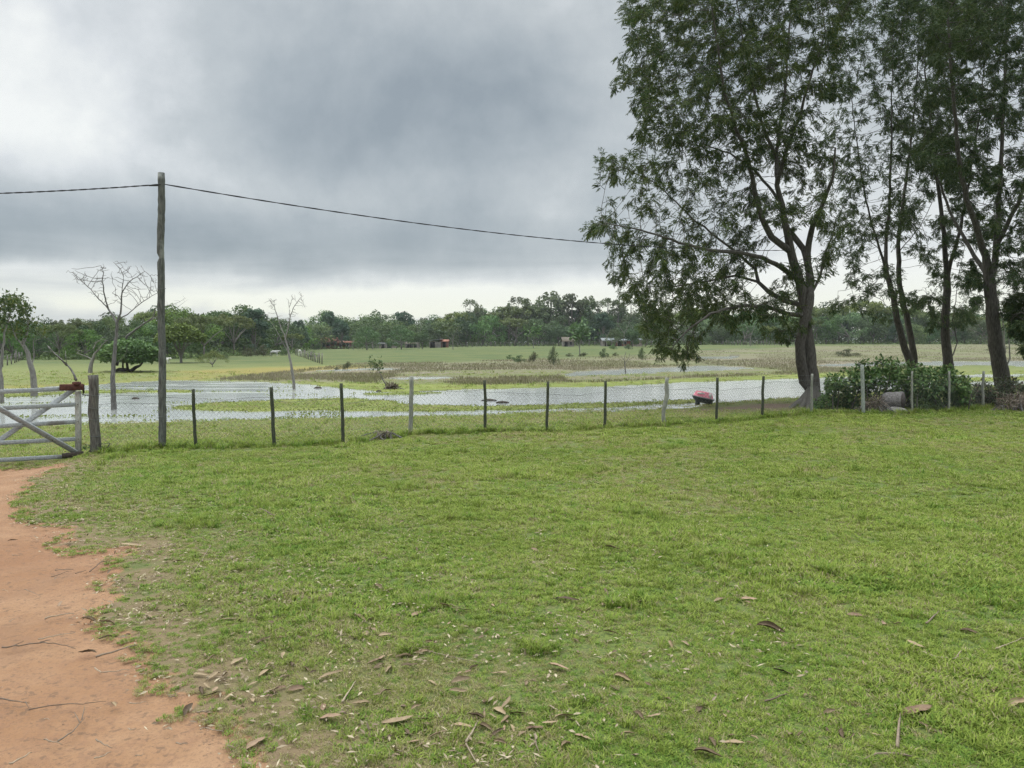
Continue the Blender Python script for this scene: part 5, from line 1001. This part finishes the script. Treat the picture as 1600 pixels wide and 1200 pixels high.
def clump(name, n, rad, hl, hw, lean, mat, seed, curl=.5):
    rng = np.random.default_rng(seed); a = rng.uniform(0, 2 * PI, n); q = rad * rng.uniform(0, 1, n) ** .5; B_ = np.stack([np.cos(a) * q, np.sin(a) * q, np.full(n, -.004)], -1)
    l = hl * rng.uniform(.45, 1.15, n); da = rng.uniform(0, 2 * PI, n); le = rng.uniform(.15, 1, n) * lean; D0 = unit(np.stack([np.cos(da) * le, np.sin(da) * le, np.ones(n)], -1)); D1_ = unit(np.stack([np.cos(da) * (le + curl), np.sin(da) * (le + curl), np.full(n, .45)], -1))
    Sd = np.stack([-np.sin(da), np.cos(da), np.zeros(n)], -1) ; w_ = (hw * rng.uniform(.6, 1.3, n))[:, None]; l = l[:, None]; m1 = B_ + D0 * l * .5; tip = m1 + D1_ * l * .55
    V = np.stack([B_ - Sd * w_ * .35, B_ + Sd * w_ * .35, m1 - Sd * w_ * .5, m1 + Sd * w_ * .5, tip], 1); i = np.arange(n)[:, None] * 5
    T_ = np.concatenate([i + [0, 1, 3], i + [0, 3, 2], i + [2, 3, 4]]); return bpy.data.objects.new(name, me(name, V.reshape(-1, 3), T_, mat))
def scatter(name, label, cat, P, scl, protos, vid, rotz, tilt=.12, seed=0):
    rng = np.random.default_rng(seed); n = len(P); col = bpy.data.collections.new(name + '_kinds')
    for p in protos: col.objects.link(p)
    m = bpy.data.meshes.new(name); m.vertices.add(n); m.vertices.foreach_set('co', np.asarray(P, np.float32).ravel())
    r = np.stack([rng.normal(0, tilt, n), rng.normal(0, tilt, n), rotz], -1).astype(np.float32)
    m.attributes.new('turn', 'FLOAT_VECTOR', 'POINT').data.foreach_set('vector', r.ravel()); m.attributes.new('size', 'FLOAT', 'POINT').data.foreach_set('value', np.asarray(scl, np.float32)); m.attributes.new('sort', 'INT', 'POINT').data.foreach_set('value', np.asarray(vid, np.int32))
    o = ob(name, m); ng = bpy.data.node_groups.new(name, 'GeometryNodeTree'); ng.interface.new_socket('Geometry', in_out='INPUT', socket_type='NodeSocketGeometry'); ng.interface.new_socket('Geometry', in_out='OUTPUT', socket_type='NodeSocketGeometry')
    gi = ng.nodes.new('NodeGroupInput'); go = ng.nodes.new('NodeGroupOutput'); ip = ng.nodes.new('GeometryNodeInstanceOnPoints'); ci = ng.nodes.new('GeometryNodeCollectionInfo'); ci.inputs[0].default_value = col; ci.inputs[1].default_value = True; ci.inputs[2].default_value = True
    ln = ng.links.new; ln(gi.outputs[0], ip.inputs['Points']); ln(ci.outputs[0], ip.inputs['Instance']); ip.inputs['Pick Instance'].default_value = True
    for nm, dt, sk in (('turn', 'FLOAT_VECTOR', 'Rotation'), ('size', 'FLOAT', 'Scale'), ('sort', 'INT', 'Instance Index')):
        na = ng.nodes.new('GeometryNodeInputNamedAttribute'); na.data_type = dt; na.inputs[0].default_value = nm; ln(na.outputs[0], ip.inputs[sk])
    ln(ip.outputs[0], go.inputs[0]); o.modifiers.new('clumps', 'NODES').node_group = ng; return tag(o, label, cat, kind='stuff')
PK = [clump('grass_clump', 60, .06, .050, .0055, 1.5, GM, 1), clump('grass_clump', 54, .055, .062, .0065, 1.1, GM, 2), clump('grass_clump', 50, .055, .048, .0075, 1.6, GM2, 3), clump('grass_clump', 50, .06, .05, .0045, 1.8, GM3, 4), clump('grass_clump', 46, .05, .13, .0055, .6, GM, 5), clump('grass_clump', 40, .045, .10, .007, .8, GM2, 6), clump('grass_clump', 34, .07, .026, .016, 2.6, GM2, 16, .9)]
PP, SS, VV = [], [], []; rng = np.random.default_rng(21)
for y0, y1, den, sc in ((.3, 1.7, 500, .8), (1.7, 4.5, 1000, .8), (4.5, 8, 620, 1.0), (8, 14, 260, 1.25), (14, 27, 100, 1.5)):
    area = (y1 ** 2 - y0 ** 2) * .82 + 4.8 * (y1 - y0); n = int(area * den * 2); y = rng.uniform(y0, y1, n); y = y[rng.uniform(0, 1, n) < (.82 * y + 2.4) / (.82 * y1 + 2.4)]; n = min(len(y), int(area * den)); y = y[:n]; x = rng.uniform(-1, 1, n) * (.82 * y + 2.4)
    f_ = fbm(x / 1.1, y / 1.1, 91, 3); f2 = fbm(x / .35, y / .35, 93, 3); rdq = cover(x, y)[5]
    thin = 1 - .55 * (1 - sst(.0, .7, rdq)) * sst(.36, .52, f2) - .25 * sst(.52, .62, f2) * (y < 8); keep = (rdq > -.12 + .25 * (f2 - .44)) & (rng.uniform(0, 1, n) < thin)
    Df = np.clip(14.3 + (x + 7.8) * .43, 9, 26); keep &= y < Df * 1.06 + rng.uniform(-.1, .4, n)
    ht = .62 + .38 * sst(.35, .62, f_); ht *= .65 + .35 * sst(0, .9, rdq); bare = ((x + .35) / 1.0) ** 2 + ((y - 3.75) / .55) ** 2; ht *= 1 - .35 * np.exp(-bare); v = rng.choice(4, n, p=[.4, .27, .18, .15]); dk = fbm(x / .8, y / .8, 95, 3) > .56; v = np.where(dk & (rng.uniform(0, 1, n) < .6), 2, v); v = np.where((rdq < 1.1) & (rng.uniform(0, 1, n) < .42), 3, v); v = np.where(rng.uniform(0, 1, n) < .8 * np.exp(-bare), 3, v); v = np.where((rdq < 2.6) & (v < 2) & (rng.uniform(0, 1, n) < .45), 2, v); v = np.where((fbm(x / 2.2, y / 2.2, 103, 3) > .54) & (rng.uniform(0, 1, n) < .5), 3, v)
    v = np.where((fbm(x / .9, y / .9, 111, 3) > .53) & (rng.uniform(0, 1, n) < .4), 6, v)
    tall = (rng.uniform(0, 1, n) < .012) | ((fbm(x / .5, y / .5, 97, 2) > .66) & (rng.uniform(0, 1, n) < .25)); v = np.where(tall, rng.choice([4, 5], n), v)
    P_ = np.stack([x, y, zbase(x, y) - .002], -1)[keep]; PP.append(P_); SS.append((sc * ht * rng.uniform(.8, 1.2, n))[keep]); VV.append(v[keep])
# grass along the fence foot, and known tufts
for u, v, r, k in ((640, 762, .35, 40), (870, 742, .25, 30), (1040, 700, .35, 60), (1000, 806, .3, 30), (700, 750, .3, 20), (430, 785, .4, 40), (310, 815, .4, 40), (1150, 880, .35, 26), (790, 730, .2, 16), (690, 940, .2, 10), (980, 945, .15, 12), (840, 1020, .12, 9), (1130, 700, .3, 20), (560, 640 + 50, .3, 10)):
    g_ = ground(u, v); a = rng.uniform(0, 6.28, k); q = r * rng.uniform(0, 1, k) ** .7; x = g_.x + np.cos(a) * q; y = g_.y + np.sin(a) * q; PP.append(np.stack([x, y, zbase(x, y)], -1)); SS.append(rng.uniform(.55, .95, k)); VV.append(rng.choice([4, 5], k))
for i in range(len(allf) - 1):
    A_, B_ = allf[i][0], allf[i + 1][0]; k = int(np.linalg.norm(B_ - A_) * 42); t = rng.uniform(0, 1, k)[:, None]; q = A_ * (1 - t) + B_ * t; q[:, 0] += rng.normal(0, .12, k); q[:, 1] += rng.normal(0, .14, k); q[:, 2] = zbase(q[:, 0], q[:, 1]); PP.append(q); SS.append(rng.uniform(.6, 1.9, k)); VV.append(rng.choice([4, 5, 3], k, p=[.4, .4, .2]))
PP = np.concatenate(PP); print('grass clumps', len(PP))
scatter('lawn_grass', 'short patchy green lawn grass in front of the fence', 'grass', PP, np.concatenate(SS), PK, np.concatenate(VV), rng.uniform(0, 6.28, len(PP)))
PK2 = [clump('pasture_clump', 30, .2, .06, .012, 1.5, GM3, 7), clump('pasture_clump', 30, .2, .07, .012, 1.3, GM, 8), clump('pasture_clump', 24, .12, .15, .012, .8, GM2, 9)]
n = 26000; y = 1 / rng.uniform(1 / 60, 1 / 14, n); x = rng.uniform(-.8, .8, n) * y; c_ = cover(x, y); k = (c_[0] > .25) & (c_[4] < .4) & (c_[5] > .1) & (y > np.clip(14.3 + (x + 7.8) * .43, 9, 26) * 1.03); x, y = x[k], y[k]; n = len(x)
v = rng.choice(3, n, p=[.45, .47, .08]); scatter('pasture_grass', 'grazed pasture grass between the fence and the flood', 'grass', np.stack([x, y, zbase(x, y)], -1), (.5 + y / 60) * rng.uniform(.6, 1.3, n), PK2, v, rng.uniform(0, 6.28, n), seed=2)

# ------------------------------------------------------------------ fallen leaves and twigs
def leaf_mesh(seed, curl, wd, mat):
    rng = np.random.default_rng(seed); n, k = 9, 5; V = []; bend = rng.uniform(-.5, .6); tw = rng.uniform(-.5, .5)
    for i in range(n):
        t = i / (n - 1); w_ = wd * .5 * (math.sin(PI * t ** .8) ** .7) + .004; cx = bend * .12 * math.sin(PI * t)
        for j in range(k):
            s = (j / (k - 1) - .5) * 2; a = s * curl * .75 + tw * t * 1.2; V.append((t - .5, cx + math.sin(a) / max(curl, .3) * w_ * (1 + rng.uniform(-.22, .22)), (1 - math.cos(a)) / max(curl, .3) * w_ + .10 * math.sin(PI * t * (1.3 + seed % 3 * .3)) * curl * .22 + .006 + rng.uniform(-.012, .012)))
    Q_ = np.array([[i * k + j, i * k + j + 1, (i + 1) * k + j + 1, (i + 1) * k + j] for i in range(n - 1) for j in range(k - 1)]); m_ = me('dry_leaf', V, Q_, mat, True); return m_
LM = [leaf_mesh(1, 1.0, .40, M['dry']), leaf_mesh(2, 1.5, .36, M['dry']), leaf_mesh(3, .6, .30, M['dry']), leaf_mesh(4, 1.9, .42, M['dry']), leaf_mesh(5, 1.2, .26, M['dry']), leaf_mesh(6, .8, .46, M['dryp']), leaf_mesh(7, 2.2, .5, M['dry'])]
rng = np.random.default_rng(31)
def put_leaf(x, y, ln, rz, mi, label, group=None, lift=.018, tilt=.25):
    o = ob('dry_leaf', LM[mi]); o.location = (x, y, gz(x, y) + lift); o.rotation_euler = (rng.normal(0, tilt), rng.normal(0, tilt * .6), rz); o.scale = (ln, ln, ln); return tag(o, label, 'leaf', group)
BIG = [(872, 1048, 38, -.5, 5, 'broad tan leaf lying alone in the grass right of the bare patch'), (1432, 1118, 58, .25, 5, 'largest long brown leaf beside a forked twig at the lower right'), (1350, 1043, 26, 1.2, 0, 'folded tan leaf standing up in the lawn, right of centre'), (1432, 1012, 34, -1.0, 2, 'long narrow tan leaf joined to a curved stem'),
 (720, 1070, 34, .2, 0, 'upper curled leaf of the stacked pair left of centre'), (716, 1086, 34, .5, 1, 'lower curled leaf of the stacked pair left of centre'), (604, 1088, 30, 1.0, 3, 'rolled brown leaf left of the stacked pair'), (516, 1128, 44, -.3, 5, 'reddish brown leaf at the edge of the red track'), (622, 1131, 56, .3, 2, 'long pale bent leaf near the bottom, left of centre'),
 (886, 942, 44, -.5, 4, 'dark rolled leaf in the middle of the lawn'), (720, 957, 34, -.2, 2, 'flat brown leaf half sunk in grass, left of the dark rolled one'), (790, 1104, 32, 1.1, 2, 'narrow tan leaf standing on edge below centre'), (516, 1062, 44, .4, 4, 'narrow brown leaf near the red track, half way down'), (560, 972, 34, -.6, 6, 'cluster like crumpled dark leaf left of centre'),
 (1204, 988, 46, -.3, 6, 'crumpled dark brown leaf with raised edges right of centre'), (1105, 1186, 50, -.5, 3, 'rolled orange brown leaf at the bottom edge'), (956, 860, 26, -.4, 3, 'small dark leaf in the upper lawn near centre'), (1170, 941, 26, 0, 5, 'small pinkish leaf in the right half of the lawn'), (602, 998, 24, .6, 0, 'small pale leaf above the long straw'), (1590, 1108, 46, .1, 3, 'brown leaf cut off by the right edge near the bottom'),
 (1398, 1060, 16, .2, 4, 'tiny tan leaf just right of the folded standing one'), (640, 1010 + 35, 28, .2, 1, 'curled brown leaf at the end of the long pale straw'), (860, 1136, 30, -.2, 2, 'bent narrow leaf below centre'), (20, 848, 16, 0, 2, 'brown leaf lying on the track at the left edge'), (205, 854, 32, .3, 2, 'long pale leaf where grass meets the grey soil')]
for u, v, w_, a, mi, lb in BIG:
    g_ = ground(u, v); put_leaf(g_.x, g_.y, w_ * g_.y / F * 1.0, a, mi, lb, None, .022, .3)
c = 0
while c < 255:
    v = 700 + 500 * rng.uniform(0, 1) ** .62; u = rng.uniform(60, 1600); g_ = ground(u, v) if False else None
    r = ray(u, v); t_ = (EYE + .1) / -r[2]; x, y = r[0] * t_, r[1] * t_; rdq = cover(np.array([x]), np.array([y]))[5][0]
    wgt = .28 + .72 * math.exp(-abs(rdq - .35) * 1.1) + .12 * (400 < u < 1000 and v > 950)
    if rng.uniform() > .25 + 1.9 * float(sst(.40, .6, fbm(np.array([x / .45]), np.array([y / .45]), 141, 3))[0]): continue
    if rdq < -.15 and rng.uniform() > .05 or rng.uniform() > wgt: continue
    if y > 13: continue
    c += 1; ln = .025 + .075 * rng.uniform() ** 1.6 + .0028 * y; mi = int(rng.integers(0, 7)); SHP = ('curled', 'tightly curled', 'flat', 'rolled', 'narrow', 'broad tan', 'crumpled')[mi]; uu = 800 + F * x / y
    REG = 'along the red track edge' if rdq < .7 else ('in the upper lawn towards the fence' if y > 6.5 else ('in the left half of the lawn' if uu < 620 else ('in the middle of the lawn' if uu < 1050 else 'in the right part of the lawn')))
    put_leaf(x, y, ln, rng.uniform(0, 6.28), mi, f'small {SHP} dry leaf {REG}', 'small dry leaves strewn over the lawn', .012)
# fine litter nobody could count
n = 2600; y = np.sqrt(rng.uniform(1.7 ** 2, 9 ** 2, n)); x = rng.uniform(-.8, .1, n) * y; rdq = cover(x, y)[5]; k = rdq < .1; x, y = x[k], y[k]; n = len(x); z = zbase(x, y) - .02; mb = MB(); r_ = rng.uniform(.002, .009, n) * rng.uniform(.5, 1, n)
oc = np.array([(1, 0, 0), (-1, 0, 0), (0, 1, 0), (0, -1, 0), (0, 0, .7), (0, 0, -.7)]); of = np.array([[0, 2, 4], [2, 1, 4], [1, 3, 4], [3, 0, 4], [2, 0, 5], [1, 2, 5], [3, 1, 5], [0, 3, 5]])
V = (oc[None] * r_[:, None, None] * rng.uniform(.6, 1.3, (n, 6, 1)) + np.stack([x, y, z], -1)[:, None]).reshape(-1, 3); T_ = (of[None] + np.arange(n)[:, None, None] * 6).reshape(-1, 3)
m, nt, b = newmat('grit'); g = N(nt, 'ShaderNodeNewGeometry'); L(nt, mix(nt, E(nt, g.outputs['Random Per Island']), (.07, .045, .03), (.34, .22, .14)), b.inputs['Base Color'])
o = ob('grit', me('grit', V, T_, m)); tag(o, 'grit and crumbs of earth scattered over the red track', 'grit', kind='stuff')
n = 48000; y = np.sqrt(rng.uniform(1.7 ** 2, 13 ** 2, n)); x = rng.uniform(-.8, .4, n) * y; rdq = cover(x, y)[5]; k = (rdq > -.22) & (rng.uniform(0, 1, n) < (.14 + .86 * np.exp(-np.abs(rdq - .3) * 1.5)) * (.25 + 2.2 * sst(.42, .6, fbm(x / .3, y / .3, 141, 3)))); x, y = x[k], y[k]; n = len(x)
V, T_ = leafcards(np.stack([x, y, zbase(x, y) + .012 + rng.uniform(0, .012, n)], -1), rng.normal(0, 1, (n, 3)) * (1, 1, .18), rng.normal(0, .3, (n, 3)) + (0, 0, 1), rng.uniform(.012, .05, n), rng.uniform(.005, .016, n), .25)
m, nt, b = newmat('litter'); g = N(nt, 'ShaderNodeNewGeometry'); r_ = E(nt, g.outputs['Random Per Island']); cr = mix(nt, r_, (.12, .08, .05), (.38, .32, .22)); L(nt, cr, b.inputs['Base Color'])
o = ob('leaf_litter', me('leaf_litter', V, T_, m)); tag(o, 'fine dry litter of leaf bits along the track edge', 'litter', kind='stuff')
def twig(pts, r, label, mat='twig', group=None, lift=.012, br=()):
    G = [ground(u, v) for u, v in pts]; P_ = [np.array(q) for q in G]; P2 = []
    for i in range(len(P_) - 1):
        for t in np.linspace(0, 1, 4, endpoint=False): p = P_[i] * (1 - t) + P_[i + 1] * t; p[2] = gz(p[0], p[1]) + lift + rng.uniform(0, .006); P2.append(p)
    p = P_[-1].copy(); p[2] = gz(p[0], p[1]) + lift; P2.append(p); mb = MB(); mb.tube(P2, np.linspace(r, r * .4, len(P2)), 5, .15)
    for bp_ in br:
        Q_ = [np.array(ground(u, v)) + (0, 0, lift + .004) for u, v in bp_]; mb.tube(Q_, np.linspace(r * .7, r * .25, len(Q_)), 4, .1)
    o = mb.build('twig', M[mat], None, tuple(P_[0])); return tag(o, label, 'twig', group)
for pts, r, lb, br in ((((3, 1016), (30, 1013), (62, 1008), (90, 1010), (118, 1017)), .0045, 'long forked twig on the red track near the left edge', (((62, 1008), (80, 1004)), ((20, 1014), (38, 1006)))), (((70, 970), (90, 965), (116, 962)), .005, 'straight dark twig on the track, above the others', ()), (((150, 1031), (185, 1021), (215, 1011)), .006, 'straight twig on the track pointing at the grass edge', ()),
    (((0, 1096), (22, 1101), (46, 1103)), .004, 'thin twig at the left edge of the track', (((40, 1102), (45, 1112)),)), (((45, 1115), (90, 1106), (130, 1105), (166, 1100)), .003, 'thin pale curved twig across the red track', ()), (((90, 1164), (112, 1150), (132, 1126)), .004, 'kinked twig near the bottom of the track', (((125, 1135), (116, 1118)), ((128, 1130), (133, 1108)))),
    (((15, 1200), (34, 1190), (50, 1181)), .004, 'short twig at the bottom left corner', ()), (((150, 1162), (160, 1168), (174, 1173)), .0035, 'short curved twig low on the track', ()), (((148, 1049), (158, 1055), (180, 1053), (200, 1050)), .0035, 'curved twig where the grass point meets the track', ()), (((140, 896), (160, 880), (172, 879)), .004, 'bent twig on grey soil at the grass edge', ()),
    (((86, 894), (115, 892)), .004, 'dark short twig on the grey soil', ()), (((60, 1003), (90, 997), (118, 992)), .0035, 'faint twig above the long forked one', ()), (((618, 1010), (660, 1018), (700, 1030), (755, 1040)), .0035, 'long pale straw lying across the lawn left of centre', ()), (((1402, 1172), (1404, 1140), (1407, 1118)), .008, 'pale stick upright in the picture beside the largest leaf', (((1402, 1184), (1370, 1184), (1350, 1192)), ((1402, 1184), (1425, 1188)))),
    (((1440, 1022), (1465, 1032), (1492, 1033), (1503, 1020)), .006, 'curved brown stem joined to the long narrow leaf', ()), (((1195, 1100), (1212, 1096), (1230, 1088)), .005, 'short pale stick in the right half of the lawn', ()), (((1447, 978), (1460, 966), (1467, 959)), .006, 'short straight pale stick at the right, mid lawn', ()), (((535, 1102), (545, 1085), (556, 1068)), .005, 'pale straw standing out left of the rolled leaf', ()),
    (((728, 1165), (738, 1150), (745, 1134)), .006, 'pale straw with a kink near the bottom centre', (((728, 1168), (740, 1190), (746, 1200)),)), (((1555, 1018), (1580, 1008), (1600, 1000)), .004, 'thin stick at the right edge of the lawn', ()), (((537, 690), (551, 696)), .02, 'short pale stick leaning from the foot of the third thin post', ()), (((406, 798), (428, 807)), .016, 'short grey stick in the upper left lawn', ()), (((835, 1152), (838, 1170), (842, 1180)), .004, 'thin dry grass stalk below centre', ()), (((330, 855), (300, 900), (260, 920)), .0025, 'thin straw on the lawn near the grey soil', ())):
    twig(pts, r, lb, br=br)
for k in range(34):
    u = rng.uniform(0, 330) if k < 22 else rng.uniform(300, 900); v = rng.uniform(860, 1200); a = rng.uniform(-.5, .5); l = rng.uniform(8, 30); twig(((u, v), (u + l * .5, v - l * .3 * a + rng.uniform(-3, 3)), (u + l, v - l * a)), rng.uniform(.0018, .0035), 'one of the tiny twig bits scattered on the track and grass edge', group='tiny twigs on the track')

# ------------------------------------------------------------------ the moist air of the plain
m = bpy.data.materials.new('haze'); m.use_nodes = True; nt = m.node_tree; nt.nodes.remove(nt.nodes['Principled BSDF']); pv = nt.nodes.new('ShaderNodeVolumePrincipled'); pv.inputs['Color'].default_value = (.92, .96, 1, 1); pv.inputs['Density'].default_value = .0002; pv.inputs['Anisotropy'].default_value = .2
L(nt, pv.outputs[0], nt.nodes['Material Output'].inputs['Volume'])
mb = MB(); mb.box((0, 0, 9), (1900, 1900, 24)); o = mb.build('haze', m); tag(o, 'thin pale humid air over the whole plain', 'haze', kind='stuff')
